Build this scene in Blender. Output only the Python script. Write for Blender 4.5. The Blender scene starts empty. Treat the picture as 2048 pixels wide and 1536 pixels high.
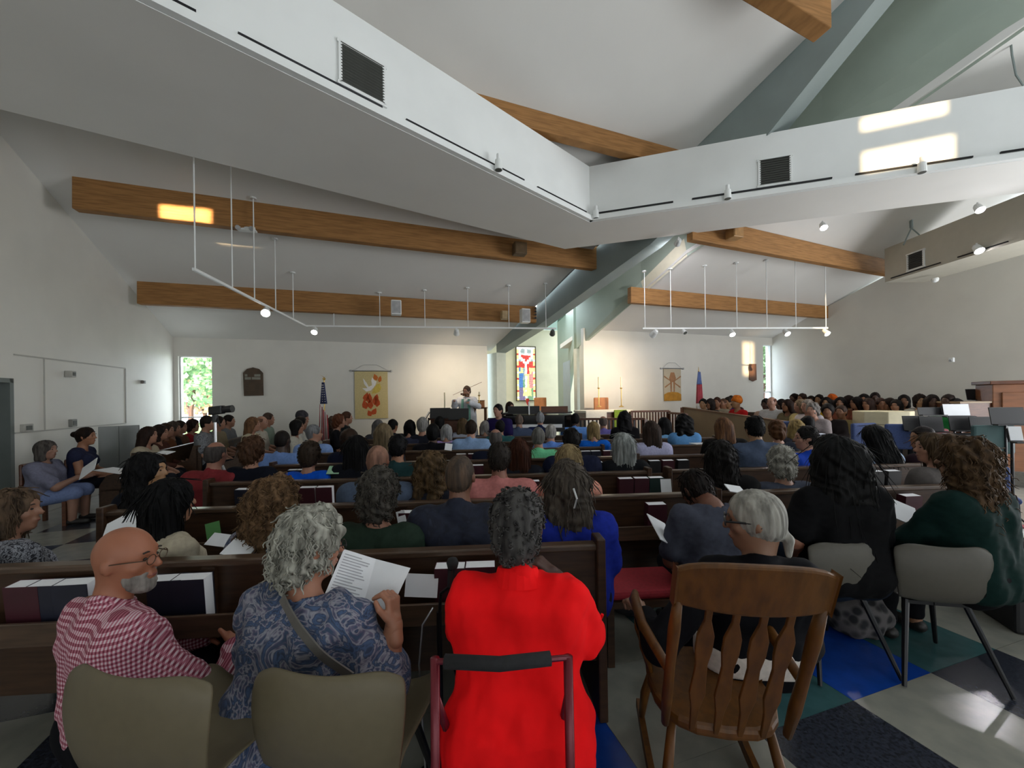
import bpy, math, random
import numpy as np
from mathutils import Vector, Matrix
R = math.radians
S = bpy.context.scene
COL = S.collection
random.seed(7)

# ------------------------------------------------------------------ camera, sky, sun, big lights, exposure
F, CX, CY, ROLL, CAMH = 800.0, 1024.0, 797.0, R(0.8), 1.6
cam_d = bpy.data.cameras.new('camera'); cam = bpy.data.objects.new('camera', cam_d); COL.objects.link(cam)
cam_d.sensor_width = 36; cam_d.lens = F*36/2048; cam_d.shift_y = (CY-768)/2048
cam_d.clip_start = 0.05; cam_d.clip_end = 300
_cr, _sr = math.cos(ROLL), math.sin(ROLL)
cam.matrix_world = Matrix(((_cr, _sr, 0, 0), (0, 0, -1, 0), (-_sr, _cr, 0, CAMH), (0, 0, 0, 1)))
S.camera = cam

world = bpy.data.worlds.new('sky'); S.world = world; world.use_nodes = True
wn = world.node_tree.nodes; wl = world.node_tree.links
bg = wn['Background']; bg.inputs['Color'].default_value = (0.80, 0.90, 1.0, 1); bg.inputs['Strength'].default_value = 4.2

SUN_DIR = Vector((0.13, 0.985, -0.145)).normalized()      # low evening sun from behind, through the rear clerestory
sd = bpy.data.lights.new('sun', 'SUN'); sd.energy = 6.5; sd.color = (1.0, 0.72, 0.40); sd.angle = R(0.6)
sun = bpy.data.objects.new('sun', sd); COL.objects.link(sun)
sun.rotation_euler = SUN_DIR.to_track_quat('-Z', 'Y').to_euler()

def area(name, loc, target, sx, sy, power, color):
    d = bpy.data.lights.new(name, 'AREA'); d.shape = 'RECTANGLE'; d.size = sx; d.size_y = sy; d.energy = power; d.color = color
    o = bpy.data.objects.new(name, d); COL.objects.link(o); o.location = loc
    o.rotation_euler = (Vector(target)-Vector(loc)).to_track_quat('-Z', 'Y').to_euler()
    return o
area('skylight_daylight', (3.2, 2.6, 8.35), (3.2, 3.2, 0), 5.0, 4.0, 90, (0.86, 0.94, 1.0))          # cupola over the crossing
area('rear_fill', (1.5, -5.6, 1.9), (1.0, 6.0, 5.2), 16.0, 3.4, 185, (0.90, 0.96, 1.0))     # unseen fill added behind the camera, aimed up at the ceilings
area('right_side_fill', (10.75, 4.6, 1.9), (-4.0, 6.5, 4.2), 6.0, 2.8, 470, (0.95, 0.97, 1.0))   # fill added right of the frame for left wall and soffit
area('left_side_fill', (-5.6, -1.5, 1.9), (3.0, 7.0, 4.4), 4.0, 2.6, 60, (0.95, 0.97, 1.0))  # unseen fill added at the left, aimed across the room
area('left_window_daylight', (-7.9, 10.5, 1.7), (-6.2, 6.0, 1.2), 1.2, 2.4, 22, (0.86, 0.96, 1.0))      # corner window
area('right_window_daylight', (7.9, 13.9, 2.0), (9.4, 10.5, 1.6), 1.0, 2.0, 40, (0.66, 0.80, 1.0))

def beam_light(name, p, half_w, half_h, power):                # added narrow lamp standing in for a sun patch
    D_ = Vector((.10, .99, .05)).normalized(); p = Vector(p); q = p-D_*2.6; d = bpy.data.lights.new(name, 'AREA'); d.shape = 'RECTANGLE'; d.size = half_w*2; d.size_y = half_h*2; d.energy = power; d.color = (1.0, .72, .40); d.spread = R(3)
    o = bpy.data.objects.new(name, d); COL.objects.link(o); o.location = q; o.rotation_euler = D_.to_track_quat('-Z', 'Y').to_euler()
S.view_settings.view_transform = 'Standard'; S.view_settings.look = 'None'
S.view_settings.exposure = 0.46; S.view_settings.gamma = 1.0; S.view_settings.use_curve_mapping = False

# ------------------------------------------------------------------ pixel of the photo -> point of the room
def ray(px, py):
    xn, yn = (px-CX)/F, (CY-py)/F
    return xn*_cr+yn*_sr, -xn*_sr+yn*_cr
def W(px, py, Z):
    u, v = ray(px, py); return Vector((u*Z, Z, CAMH+v*Z))
def WH(px, py, h):
    u, v = ray(px, py); Z = (h-CAMH)/v; return Vector((u*Z, Z, h))
PSI = R(18)
E1 = Vector((math.cos(PSI), math.sin(PSI), 0)); E2 = Vector((-math.sin(PSI), math.cos(PSI), 0)); UP = Vector((0, 0, 1))

# ------------------------------------------------------------------ materials
_M = {}
def mat(key, col, rough=0.6, metal=0.0, var=0.12, scale=8.0, bump=0.0, kind='noise', col2=None, emit=0.0, spec=0.5, stretch=(1, 1, 1), coat=0.0):
    if key in _M: return _M[key]
    m = bpy.data.materials.new(key); m.use_nodes = True; _M[key] = m
    n = m.node_tree.nodes; l = m.node_tree.links; b = n['Principled BSDF']
    b.inputs['Roughness'].default_value = rough; b.inputs['Metallic'].default_value = metal
    b.inputs['Specular IOR Level'].default_value = spec; b.inputs['Coat Weight'].default_value = coat
    c = tuple(col)+(1,); c2 = tuple(col2)+(1,) if col2 else tuple(max(0, x*(1-var*2)) for x in col)+(1,)
    tc = n.new('ShaderNodeTexCoord'); mp = n.new('ShaderNodeMapping'); mp.inputs['Scale'].default_value = stretch
    l.new(tc.outputs['Object'], mp.inputs['Vector']); vec = mp.outputs['Vector']
    ramp = n.new('ShaderNodeValToRGB'); ramp.color_ramp.elements[0].color = c2; ramp.color_ramp.elements[1].color = c
    ramp.color_ramp.elements[0].position = 0.35; ramp.color_ramp.elements[1].position = 0.62
    if kind == 'wave':
        t = n.new('ShaderNodeTexWave'); t.inputs['Scale'].default_value = scale; t.inputs['Distortion'].default_value = 5.0; t.inputs['Detail'].default_value = 3
    elif kind == 'voronoi':
        t = n.new('ShaderNodeTexVoronoi'); t.inputs['Scale'].default_value = scale
    elif kind == 'stripe':
        t = n.new('ShaderNodeTexWave'); t.bands_direction = 'Z'; t.inputs['Scale'].default_value = scale
    else:
        t = n.new('ShaderNodeTexNoise'); t.inputs['Scale'].default_value = scale; t.inputs['Detail'].default_value = 4
    l.new(vec, t.inputs['Vector'])
    fac = t.outputs[0]
    l.new(fac, ramp.inputs[0])
    l.new(ramp.outputs[0], b.inputs['Base Color'])
    if bump:
        bp = n.new('ShaderNodeBump'); bp.inputs['Strength'].default_value = bump; bp.inputs['Distance'].default_value = 0.01
        l.new(fac, bp.inputs['Height']); l.new(bp.outputs[0], b.inputs['Normal'])
    if emit:
        b.inputs['Emission Color'].default_value = c; b.inputs['Emission Strength'].default_value = emit
    return m
def hexc(s):
    def f(v):
        v /= 255; return v/12.92 if v <= .04045 else ((v+.055)/1.055)**2.4
    return tuple(f(int(s[i:i+2], 16)) for i in (0, 2, 4))

M_wall = mat('painted wall', (0.70, 0.685, 0.63), 0.55, var=0.03, scale=1.5)
M_ceil = mat('painted ceiling', (0.76, 0.75, 0.72), 0.7, var=0.02, scale=1.0)
M_white = mat('white painted panel', (0.80, 0.82, 0.81), 0.5, var=0.02, scale=2)
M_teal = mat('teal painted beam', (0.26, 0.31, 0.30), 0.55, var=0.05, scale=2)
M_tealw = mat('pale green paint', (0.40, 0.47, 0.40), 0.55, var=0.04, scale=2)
M_cream = mat('cream niche paint', (0.66, 0.62, 0.46), 0.55, var=0.04, scale=2)
M_beam = mat('laminated timber beam', (0.37, 0.185, 0.066), 0.6, spec=.2, var=0.16, scale=3, stretch=(1, 1, 14), bump=0.05)
M_pew = mat('dark stained pew wood', (0.055, 0.027, 0.014), 0.38, spec=.35, var=0.2, scale=5, stretch=(1, 6, 9), bump=0.04)
M_pewcap = mat('worn pew rail wood', (0.085, 0.05, 0.03), 0.28, var=0.2, scale=5, stretch=(1, 8, 8))
M_oak = mat('honey oak wood', (0.115, 0.044, 0.007), 0.45, spec=.3, var=0.18, scale=5, stretch=(6, 6, 1.2), bump=0.04)
M_walnut = mat('reddish brown wood', (0.13, 0.045, 0.02), 0.4, var=0.2, scale=4, stretch=(2, 2, 8))
M_tan = mat('tan laminate panel', (0.27, 0.19, 0.11), 0.5, var=0.06, scale=3)
M_black = mat('black plastic', (0.010, 0.010, 0.012), 0.45, var=0.1)
M_blackm = mat('black metal', (0.018, 0.018, 0.02), 0.35, metal=0.6, var=0.1)
M_chrome = mat('brushed metal', (0.55, 0.56, 0.58), 0.3, metal=0.9, var=0.05)
M_brass = mat('brass', (0.70, 0.48, 0.16), 0.3, metal=0.9, var=0.05)
M_grille = mat('dark grey vent slats', (0.09, 0.095, 0.085), 0.55, var=0.05)
M_back = mat('vent shadow backing', (0.03, 0.03, 0.03), 0.8, var=0.05)
M_shell = mat('taupe moulded plastic', (0.125, 0.104, 0.064), 0.45, spec=.3, var=0.03, scale=30)
M_shellg = mat('grey moulded plastic', (0.085, 0.078, 0.064), 0.45, spec=.3, var=0.03, scale=30)
M_paper = mat('white paper', (0.80, 0.82, 0.85), 0.7, var=0.02)
M_ink = mat('grey printed text', (0.42, 0.43, 0.46), 0.7, var=0.05)
M_red_fab = mat('red pew cushion fabric', (0.30, 0.012, 0.022), 0.8, var=0.1, scale=60)
M_blue_fab = mat('blue chair fabric', (0.045, 0.075, 0.20), 0.8, var=0.1, scale=60)
M_green_fab = mat('green altar cloth', (0.22, 0.34, 0.03), 0.8, var=0.08, scale=40)
M_cloth = mat('white altar linen', (0.80, 0.76, 0.68), 0.8, var=0.03, scale=30)
M_candle = mat('ivory candle wax', (0.80, 0.72, 0.50), 0.5, var=0.03)
M_partition = mat('grey partition panel', (0.24, 0.255, 0.25), 0.5, var=0.05, scale=2)
M_doorgrey = mat('grey green door paint', (0.14, 0.16, 0.15), 0.5, var=0.03)
M_lens = mat('lit lamp lens', (1.0, 0.95, 0.86), 0.4, emit=30)
M_glowcool = mat('lit downlight lens', (0.96, 0.93, 1.0), 0.4, emit=25)
M_redmetal = mat('dark red painted tube', (0.14, 0.008, 0.018), 0.3, metal=0.3, var=0.08)
M_foam = mat('black foam grip', (0.012, 0.012, 0.014), 0.85, var=0.2, scale=60, bump=0.1)

# ------------------------------------------------------------------ mesh building
class MB:
    def __init__(s): s.v = []; s.f = []
    def add(s, vs, fs):
        o = len(s.v); s.v += [tuple(p) for p in vs]; s.f += [tuple(i+o for i in f) for f in fs]; return s
    def obox(s, c, ax, ay, az, hx, hy, hz):
        c, ax, ay, az = Vector(c), Vector(ax), Vector(ay), Vector(az)
        vs = [c+ax*hx*i+ay*hy*j+az*hz*k for k in (-1, 1) for j in (-1, 1) for i in (-1, 1)]
        return s.add(vs, [(0, 2, 3, 1), (4, 5, 7, 6), (0, 1, 5, 4), (2, 6, 7, 3), (0, 4, 6, 2), (1, 3, 7, 5)])
    def box(s, x0, x1, y0, y1, z0, z1):
        return s.obox(((x0+x1)/2, (y0+y1)/2, (z0+z1)/2), (1, 0, 0), (0, 1, 0), (0, 0, 1), (x1-x0)/2, (y1-y0)/2, (z1-z0)/2)
    def bar(s, a, b, w, h, up=(0, 0, 1)):
        a, b = Vector(a), Vector(b); d = (b-a); L = d.length; d.normalize(); up = Vector(up)
        x = d.cross(up)
        if x.length < 1e-4: x = d.cross(Vector((1, 0, 0)))
        x.normalize(); z = x.cross(d)
        return s.obox((a+b)/2, x, d, z, w/2, L/2, h/2)
    def tube(s, pts, r, n=8, cap=True):
        pts = [Vector(p) for p in pts]; rs = r if isinstance(r, (list, tuple)) else [r]*len(pts)
        o = len(s.v); prev = None
        for i, p in enumerate(pts):
            d = (pts[min(i+1, len(pts)-1)]-pts[max(i-1, 0)]).normalized()
            x = d.cross(Vector((0, 0, 1))) if prev is None else prev-d*prev.dot(d)
            if x.length < 1e-3: x = d.cross(Vector((1, 0, 0)))
            x.normalize(); y = d.cross(x); prev = x
            for k in range(n):
                a = 2*math.pi*k/n; s.v.append(tuple(p+(x*math.cos(a)+y*math.sin(a))*rs[i]))
        for i in range(len(pts)-1):
            for k in range(n):
                a, b = o+i*n+k, o+i*n+(k+1) % n; s.f.append((a, b, b+n, a+n))
        if cap:
            s.f.append(tuple(o+k for k in reversed(range(n)))); s.f.append(tuple(o+(len(pts)-1)*n+k for k in range(n)))
        return s
    def lathe(s, prof, c=(0, 0, 0), n=16):
        o = len(s.v)
        for r, z in prof:
            for k in range(n):
                a = 2*math.pi*k/n; s.v.append((c[0]+r*math.cos(a), c[1]+r*math.sin(a), c[2]+z))
        for i in range(len(prof)-1):
            for k in range(n):
                a, b = o+i*n+k, o+i*n+(k+1) % n; s.f.append((a, b, b+n, a+n))
        s.f.append(tuple(o+k for k in reversed(range(n)))); s.f.append(tuple(o+(len(prof)-1)*n+k for k in range(n)))
        return s
    def prism(s, poly, d):
        d = Vector(d); n = len(poly); P = [Vector(p) for p in poly]
        nn = Vector((0, 0, 0))
        for i in range(n): nn += P[i].cross(P[(i+1) % n])
        if nn.dot(d) < 0: P.reverse()
        o = len(s.v); s.v += [tuple(p) for p in P]+[tuple(p+d) for p in P]
        s.f.append(tuple(o+i for i in reversed(range(n)))); s.f.append(tuple(o+n+i for i in range(n)))
        for i in range(n):
            j = (i+1) % n; s.f.append((o+i, o+j, o+n+j, o+n+i))
        return s
    def mesh(s, name, smooth=False):
        m = bpy.data.meshes.new(name); m.from_pydata(s.v, [], s.f)
        if smooth: m.polygons.foreach_set('use_smooth', [True]*len(m.polygons))
        m.update(); return m
    def build(s, name, material, parent=None, bevel=0.0, smooth=False, seg=2):
        o = bpy.data.objects.new(name, s.mesh(name, smooth)); COL.objects.link(o)
        if material: o.data.materials.append(material)
        if parent: o.parent = parent
        if bevel:
            b = o.modifiers.new('bevel', 'BEVEL'); b.width = bevel; b.segments = seg; b.limit_method = 'ANGLE'; b.angle_limit = R(40)
        return o
def fastmesh(name, V, Q, smooth=True):
    m = bpy.data.meshes.new(name)
    m.vertices.add(len(V)); m.vertices.foreach_set('co', np.asarray(V, np.float32).ravel())
    m.loops.add(len(Q)*4); m.loops.foreach_set('vertex_index', np.asarray(Q, np.int32).ravel())
    m.polygons.add(len(Q)); m.polygons.foreach_set('loop_start', np.arange(0, len(Q)*4, 4, dtype=np.int32))
    m.polygons.foreach_set('loop_total', np.full(len(Q), 4, np.int32))
    m.polygons.foreach_set('use_smooth', np.full(len(Q), smooth, bool))
    m.update(calc_edges=True); return m
def tag(o, label, cat, group=None, kind=None):
    if label: o['label'] = label
    if cat: o['category'] = cat
    if group: o['group'] = group
    if kind: o['kind'] = kind
    return o
def empty(name, loc, rz=0, label=None, cat=None, group=None):
    o = bpy.data.objects.new(name, None); COL.objects.link(o); o.location = loc; o.rotation_euler = (0, 0, rz); o.empty_display_size = 0.1
    return tag(o, label, cat, group)
def struct(o): o['kind'] = 'structure'; return o
def copy_tree(o, parent=None):
    c = o.copy(); COL.objects.link(c)
    if parent: c.parent = parent
    for ch in o.children: copy_tree(ch, c)
    return c
def inst(name, me, mt, parent, loc=(0, 0, 0), rot=(0, 0, 0), scale=(1, 1, 1)):
    o = bpy.data.objects.new(name, me); COL.objects.link(o); o.parent = parent; o.location = loc; o.rotation_euler = rot; o.scale = scale
    if mt:
        if not me.materials: me.materials.append(None)
        o.material_slots[0].link = 'OBJECT'; o.material_slots[0].material = mt
    return o
# ================================================================== THE ROOM
CL = Vector((-8.2, 9.7, 0))                     # far left corner
HWALL = 3.2; SL = 0.44                          # eave height, roof slope
def dL(p): return (Vector((p[0], p[1], 0))-CL).dot(-E2)
def zL(p): return HWALL+SL*dL(p)
CR = Vector((8.52, 13.05, 0)); HR = 3.46; SR_ = 0.385   # far right corner
def zR(p): return HR+SR_*(Vector((p[0], p[1], 0))-CR).dot(-E2)
def slab(name, top_poly, thick, m): return struct(MB().prism(top_poly, (0, 0, -thick)).build(name, m))
def WP(px, py, fn):                              # pixel ray meets the roof plane
    u, v = ray(px, py); lo, hi = 2.0, 30.0
    g = lambda Z: CAMH+v*Z-fn((u*Z, Z))
    for _ in range(60):
        mid = (lo+hi)/2
        if g(lo)*g(mid) <= 0: hi = mid
        else: lo = mid
    Z = (lo+hi)/2; return Vector((u*Z, Z, CAMH+v*Z))

# --- floor: slab with vinyl tile blocks laid along the room's axes
fl = struct(MB().box(-11, 14, -7.5, 18, -0.25, -0.004).build('floor', mat('cream floor vinyl', (0.30, 0.29, 0.255), 0.22, var=0.06, scale=6)))
def vinyl(key, c, c2, sc): return mat(key, c, 0.20, var=0.1, scale=sc, col2=c2, spec=0.5)
VT = {'c': vinyl('cream vinyl tile', (0.27, 0.265, 0.225), (0.22, 0.22, 0.19), 7), 'b': vinyl('blue vinyl tile', (0.008, 0.055, 0.33), (0.006, 0.045, 0.26), 9),
      't': vinyl('teal vinyl tile', (0.04, 0.105, 0.11), (0.032, 0.085, 0.09), 9), 'd': vinyl('charcoal speckled vinyl tile', (0.035, 0.04, 0.055), (0.014, 0.016, 0.022), 60)}
TS = 0.645; TO = Vector((1.757, 2.086, 0))
fixed = {(0, -1): 'c', (0, 0): 'b', (-1, -1): 'd', (-1, 0): 't', (1, -1): 'd', (1, 0): 't', (2, -1): 'c', (2, 0): 'c', (0, 1): 'b', (1, 1): 'b', (2, 1): 'b', (-3, 0): 'b', (-3, -1): 'b',
         (-2, 0): 'c', (-2, -1): 'c', (-3, 1): 'd', (-2, 1): 'c', (-2, 2): 'd', (-2, 3): 'c', (-3, 2): 'c', (-7, 1): 'c', (-6, 1): 'd', (-6, 2): 'd', (-7, 2): 'd', (-6, 0): 'd', (-5, 1): 'd', (-5, 0): 'c', (-5, -1): 'b', (-4, 0): 'c', (-4, 1): 'c',
         (-5, 2): 'd', (-4, -1): 'c', (1, 2): 'c', (2, 2): 'c', (0, 2): 't', (-1, 1): 't', (3, 0): 'c', (3, 1): 'c', (3, -1): 'd', (-8, 1): 'c'}
tile_me = {}
rt = random.Random(3)
for j in range(-2, 9):
    for i in range(-13, 7):
        p = TO+E1*TS*(i+.5)+E2*TS*(j+.5)
        if p.y < 0.3 or abs(p.x) > 1.42*p.y+0.6 or p.y > 6.2 or p.x < -6.0: continue
        k = fixed.get((i, j)) or (rt.choice('ccd') if p.x < -1.2 and p.y > 3 else rt.choice('cccdbtd'))
        if k not in tile_me:
            h = TS/2-.0012; tile_me[k] = MB().box(-h, h, -h, h, -0.01, 0.0).mesh('floor_tile'); tile_me[k].materials.append(VT[k])
        o = bpy.data.objects.new('floor_tile', tile_me[k]); COL.objects.link(o); o.parent = fl; o.location = p+Vector((0, 0, 0.0)); o.rotation_euler = (0, 0, PSI)

# --- left wall, with door recess, panel trims
def wall_quad(name, a, b, z0, z1a, z1b, t, m, n):
    a, b, n = Vector(a), Vector(b), Vector(n)
    return struct(MB().prism([a+UP*z0, b+UP*z0, b+UP*z1b, a+UP*z1a], n*t).build(name, m))
WLn = -E1                                        # outward
LW = lambda s, z=0: CL-E2*s+UP*z                 # s metres along the left wall from the far corner
def lw_s(px):                                    # where the column px meets the left wall
    u, _ = ray(px, 797); return ((u*CL.y)-CL.x)/(-E2.x+u*E2.y)
s_door = lw_s(28)
wall_quad('wall_left', LW(-0.25), LW(s_door), 0, 3.2, 3.2+SL*s_door+.4, 0.25, M_wall, WLn)
doorz = W(28, 757, (LW(s_door)).y).z
MB().prism([LW(s_door, doorz), LW(16, doorz), LW(16, 9.5), LW(s_door, 3.2+SL*s_door+.4)], WLn*0.25).build('wall_left.001', M_wall)['kind'] = 'structure'
dr = struct(MB().prism([LW(s_door, 0)+WLn*.16, LW(s_door+1.1, 0)+WLn*.16, LW(s_door+1.1, doorz)+WLn*.16, LW(s_door, doorz)+WLn*.16], WLn*0.05).build('door_1', M_doorgrey))
MB().prism([LW(s_door, 0), LW(s_door, doorz), LW(s_door, doorz)-E2*.06, LW(s_door)-E2*.06], WLn*.16).build('door_frame', M_doorgrey, dr)
MB().prism([LW(s_door, doorz), LW(s_door+1.1, doorz), LW(s_door+1.1, doorz-.06), LW(s_door, doorz-.06)], WLn*.16).build('door_frame', M_doorgrey, dr)
struct(MB().prism([LW(s_door+1.1), LW(16), LW(16, doorz), LW(s_door+1.1, doorz)], WLn*.25).build('wall_left', M_wall))
s251, s88 = lw_s(251), lw_s(88)
zt, zb = 2.30, 1.22
M_trim = mat('wall panel joint', (0.44, 0.43, 0.39), 0.6, var=0.03)
tm = MB()
tm.bar(LW(s251, zt)+E1*.004, LW(s_door, zt)+E1*.004, .012, .02); tm.bar(LW(s251, zb)+E1*.004, LW(s_door, zb)+E1*.004, .012, .02)
struct(tm.build('trim_1', M_trim))
for k, s in enumerate((s251, s88)): struct(MB().bar(LW(s, zb)+E1*.004, LW(s, zt)+E1*.004, .012, .02, up=E2).build('trim_%d' % (k+2), M_trim))

# --- altar wall, left half, with the corner window
LE = 7.75
AW = lambda t, z=0: CL+E1*t+UP*z
def aw_t(px, off=0.0):
    u, _ = ray(px, 760); return (u*CL.y-CL.x)/(E1.x-u*E1.y)
t0, t1 = aw_t(357), aw_t(425); LE = aw_t(972)
zw1 = W(390, 713, AW((t0+t1)/2).y).z; zw0 = 0.25
def altar(name, ta, tb, za, zb_): return struct(MB().prism([AW(ta, za), AW(tb, za), AW(tb, zb_), AW(ta, zb_)], E2*.25).build(name, M_wall))
altar('wall_altar', -.25, t0, 0, 3.25); altar('wall_altar', t1, LE+.05, 0, 3.25); altar('wall_altar', t0, t1, zw1, 3.25); altar('wall_altar', t0, t1, 0, zw0)
M_alu = mat('window frame paint', (0.55, 0.56, 0.55), 0.4, var=0.03)
M_glass = bpy.data.materials.new('clear window glass'); M_glass.use_nodes = True
_n = M_glass.node_tree.nodes; _l = M_glass.node_tree.links; _n.remove(_n['Principled BSDF'])
_t = _n.new('ShaderNodeBsdfTransparent'); _g = _n.new('ShaderNodeBsdfGlossy'); _g.inputs['Roughness'].default_value = .02; _mx = _n.new('ShaderNodeMixShader'); _mx.inputs[0].default_value = .06
_l.new(_t.outputs[0], _mx.inputs[1]); _l.new(_g.outputs[0], _mx.inputs[2]); _l.new(_mx.outputs[0], _n['Material Output'].inputs[0])
def window(name, A, ta, tb, z0, z1, bars):
    w = struct(MB().prism([A(ta, z0)+E2*.1, A(tb, z0)+E2*.1, A(tb, z1)+E2*.1, A(ta, z1)+E2*.1], E2*.008).build(name, M_glass))
    f = MB(); c = .03
    f.bar(A(ta+c/2, z0)+E2*.1, A(ta+c/2, z1)+E2*.1, c, .09, up=E2); f.bar(A(tb-c/2, z0)+E2*.1, A(tb-c/2, z1)+E2*.1, c, .09, up=E2)
    f.bar(A(ta, z0)+E2*.1, A(tb, z0)+E2*.1, .09, c); f.bar(A(ta, z1)+E2*.1, A(tb, z1)+E2*.1, .09, c)
    f.build('window_frame', M_alu, w)
    for z in bars: MB().bar(A(ta, z)+E2*.1, A(tb, z)+E2*.1, .07, .03).build('glazing_bar', M_alu, w)
window('window_1', AW, t0, t1, zw0, zw1, [W(390, 835, AW(t0).y).z])

# --- altar wall, right half
BW = lambda t, z=0: CR+E1*t+UP*z
def bw_t(px):
    u, _ = ray(px, 760); return (u*CR.y-CR.x)/(E1.x-u*E1.y)
r0, r1, rB = bw_t(1527), bw_t(1546), bw_t(1168)
zr1 = W(1536, 690, BW(r0).y).z; zr0 = W(1536, 800, BW(r0).y).z-.5
def altar2(ta, tb, za, zb_): return struct(MB().prism([BW(ta, za), BW(tb, za), BW(tb, zb_), BW(ta, zb_)], E2*.25).build('wall_altar', M_wall))
altar2(rB, r0, 0, 3.5); altar2(r1, .3, 0, 3.5); altar2(r0, r1, zr1, 3.5); altar2(r0, r1, 0, zr0)
window('window_2', BW, r0, r1, zr0, zr1, [W(1536, 784, BW(r0).y).z])
# --- right wall
RW = lambda s, z=0: CR-E2*s+UP*z
struct(MB().prism([RW(-.25), RW(19), RW(19, 9.8), RW(-.25, HR)], E1*.25).build('wall_right', M_wall))

# --- rear wall behind the camera: clerestory openings let the low sun in
REAR = -6.0
ZR0, ZR1 = 4.6, 5.56
ci, co = WH(1180, 445, ZR0), WH(1130, 498, ZR0)
ri = WH(2048, 320, ZR0)
def on_side(px, py, a, b, n):                    # pixel ray meets a vertical face
    u, v = ray(px, py); k = (n.dot(a-Vector((0, 0, CAMH))))/(n.dot(Vector((u, 1, v)))); return Vector((u*k, k, CAMH+v*k))
_nr = Vector((-(ci-ri).y, (ci-ri).x, 0)).normalized()
sunpatches = []      # (point on a lit surface, half width, half height)
def patch(p, hw, hh):
    k = (REAR-p.y)/SUN_DIR.y; q = p+SUN_DIR*k; sunpatches.append((q.x, q.z, hw, hh))
patch(on_side(1814, 312, ci, ri, _nr), .50, .165); patch(on_side(1806, 232, ci, ri, _nr), .47, .09); patch(W(1497, 718, BW(bw_t(1497)).y), .20, .52); patch(W(524, 779, 11.0), .20, .10)
def rear_wall():
    xs = sorted(set([-11, 14]+[q[0]+s*q[2] for q in sunpatches for s in (-1, 1)])); zs = sorted(set([0, 9.8]+[q[1]+s*q[3] for q in sunpatches for s in (-1, 1)]))
    mb = MB()
    for i in range(len(xs)-1):
        run = None
        for j in range(len(zs)-1):
            cx, cz = (xs[i]+xs[i+1])/2, (zs[j]+zs[j+1])/2
            if any(abs(cx-q[0]) < q[2] and abs(cz-q[1]) < q[3] for q in sunpatches): continue
            mb.box(xs[i], xs[i+1], REAR-.02, REAR, zs[j], zs[j+1])
    struct(mb.build('wall_rear', M_wall))
rear_wall()

# --- roof planes
def roof_poly(fn, pts): return [Vector((p[0], p[1], fn(p))) for p in pts]
ZTOP = 8.4
LEG = [Vector((-.45, 12.1, 0)), Vector((0.67, 10.57, 0)), Vector((4.7, 4.9, 0)), Vector((7.4, 1.2, 0))]
def up_slab(name, poly, m): return struct(MB().prism(poly, (0, 0, .12)).build(name, m))
hdir = (LEG[2]-LEG[1]).normalized()
a0, a1 = CL-E2*-.25-E1*.25, AW(LE+.1)+E2*.1
dmax = (ZTOP-HWALL)/SL
lt = LEG[1]
lp = [CL-E1*.3+E2*.25, AW(LE+.6)+E2*.25]
# along the hip line
def hip_at(d):                                    # point of the hip line at distance d from the left altar wall
    k = (d-dL(LEG[1]))/((dL(LEG[2])-dL(LEG[1]))/(LEG[2]-LEG[1]).length); return LEG[1]+hdir*k
up_slab('ceiling', roof_poly(zL, [CL-E1*.3+E2*.25, hip_at(-.25), hip_at(dmax), CL-E1*.3-E2*dmax]), M_ceil)
Bpts = [Vector((1.83, 11.2, 0)), Vector((3.09, 9.47, 0)), Vector((5.18, 6.6, 0)), Vector((6.3, 5.06, 0)), Vector((8.6, 1.9, 0))]
bd = (Bpts[3]-Bpts[0]).normalized(); bside = Vector((-bd.y, bd.x, 0))*-1   # to the right of leg B
if bside.dot(E1) < 0: bside = -bside
dmaxR = (ZTOP-HR)/SR_
def hipB(d):
    dd = lambda p: (p-CR).dot(-E2); k = (d-dd(Bpts[0]))/(bd.dot(-E2)); return Bpts[0]+bd*k-bside*.05
CEIL_R = True
# flat crown of the roof with a cupola opening over the crossing
top = MB(); X0, X1, Y0, Y1 = .6, 5.8, .5, 4.8
for b in ((-11, X0, -7, 9), (X1, 15, -7, 9), (X0, X1, -7, Y0), (X0, X1, Y1, 9)): top.box(b[0], b[1], b[2], b[3], ZTOP, ZTOP+.15)
struct(top.build('ceiling', M_ceil))
# --- sloping hip beams (legs) of the chancel
aA = [W(993, 705, 12.1), W(1074, 653, 10.7), W(1223, 544, 8.6), W(1300, 489, 7.7), W(1535, 270, 6.05), W(1750, 0, 5.05)]
aA.append(aA[-1]+(aA[-1]-aA[-2])*1.6)
sideA = Vector((hdir.y*-1, hdir.x, 0)); sideA = sideA if sideA.dot(E1) > 0 else -sideA
wA = .34
mA = MB(); secs = []
for p in aA:
    tz = max(zL(p)+.05, p.z+.45); secs.append([p, p+sideA*wA, Vector((p.x, p.y, tz))+sideA*wA, Vector((p.x, p.y, tz))])
for a, b in zip(secs, secs[1:]): mA.add(a+b, [(0, 1, 5, 4), (1, 2, 6, 5), (2, 3, 7, 6), (3, 0, 4, 7)])
mA.add(secs[0], [(0, 3, 2, 1)]); mA.add(secs[-1], [(0, 1, 2, 3)])
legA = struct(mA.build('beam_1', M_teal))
p0 = aA[0]
MB().prism([p0, p0+sideA*wA, p0+sideA*wA-hdir*.75, p0-hdir*.75], (0, 0, -p0.z)).build('column', mat('pale teal column', (0.44, 0.49, 0.46), .55, var=.03), legA)
aB = [W(1153, 697, 11.2), W(1282, 563, 9.47), W(1368, 477, 8.35), W(1645, 252, 6.6), W(2008, 0, 5.06)]
aB.append(aB[-1]+(aB[-1]-aB[-2])*1.4)
wB = .12
edge_ = [p+bside*(wB-.04) for p in aB[:5]]; e0 = edge_[0]-(edge_[1]-edge_[0])*.35
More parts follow.
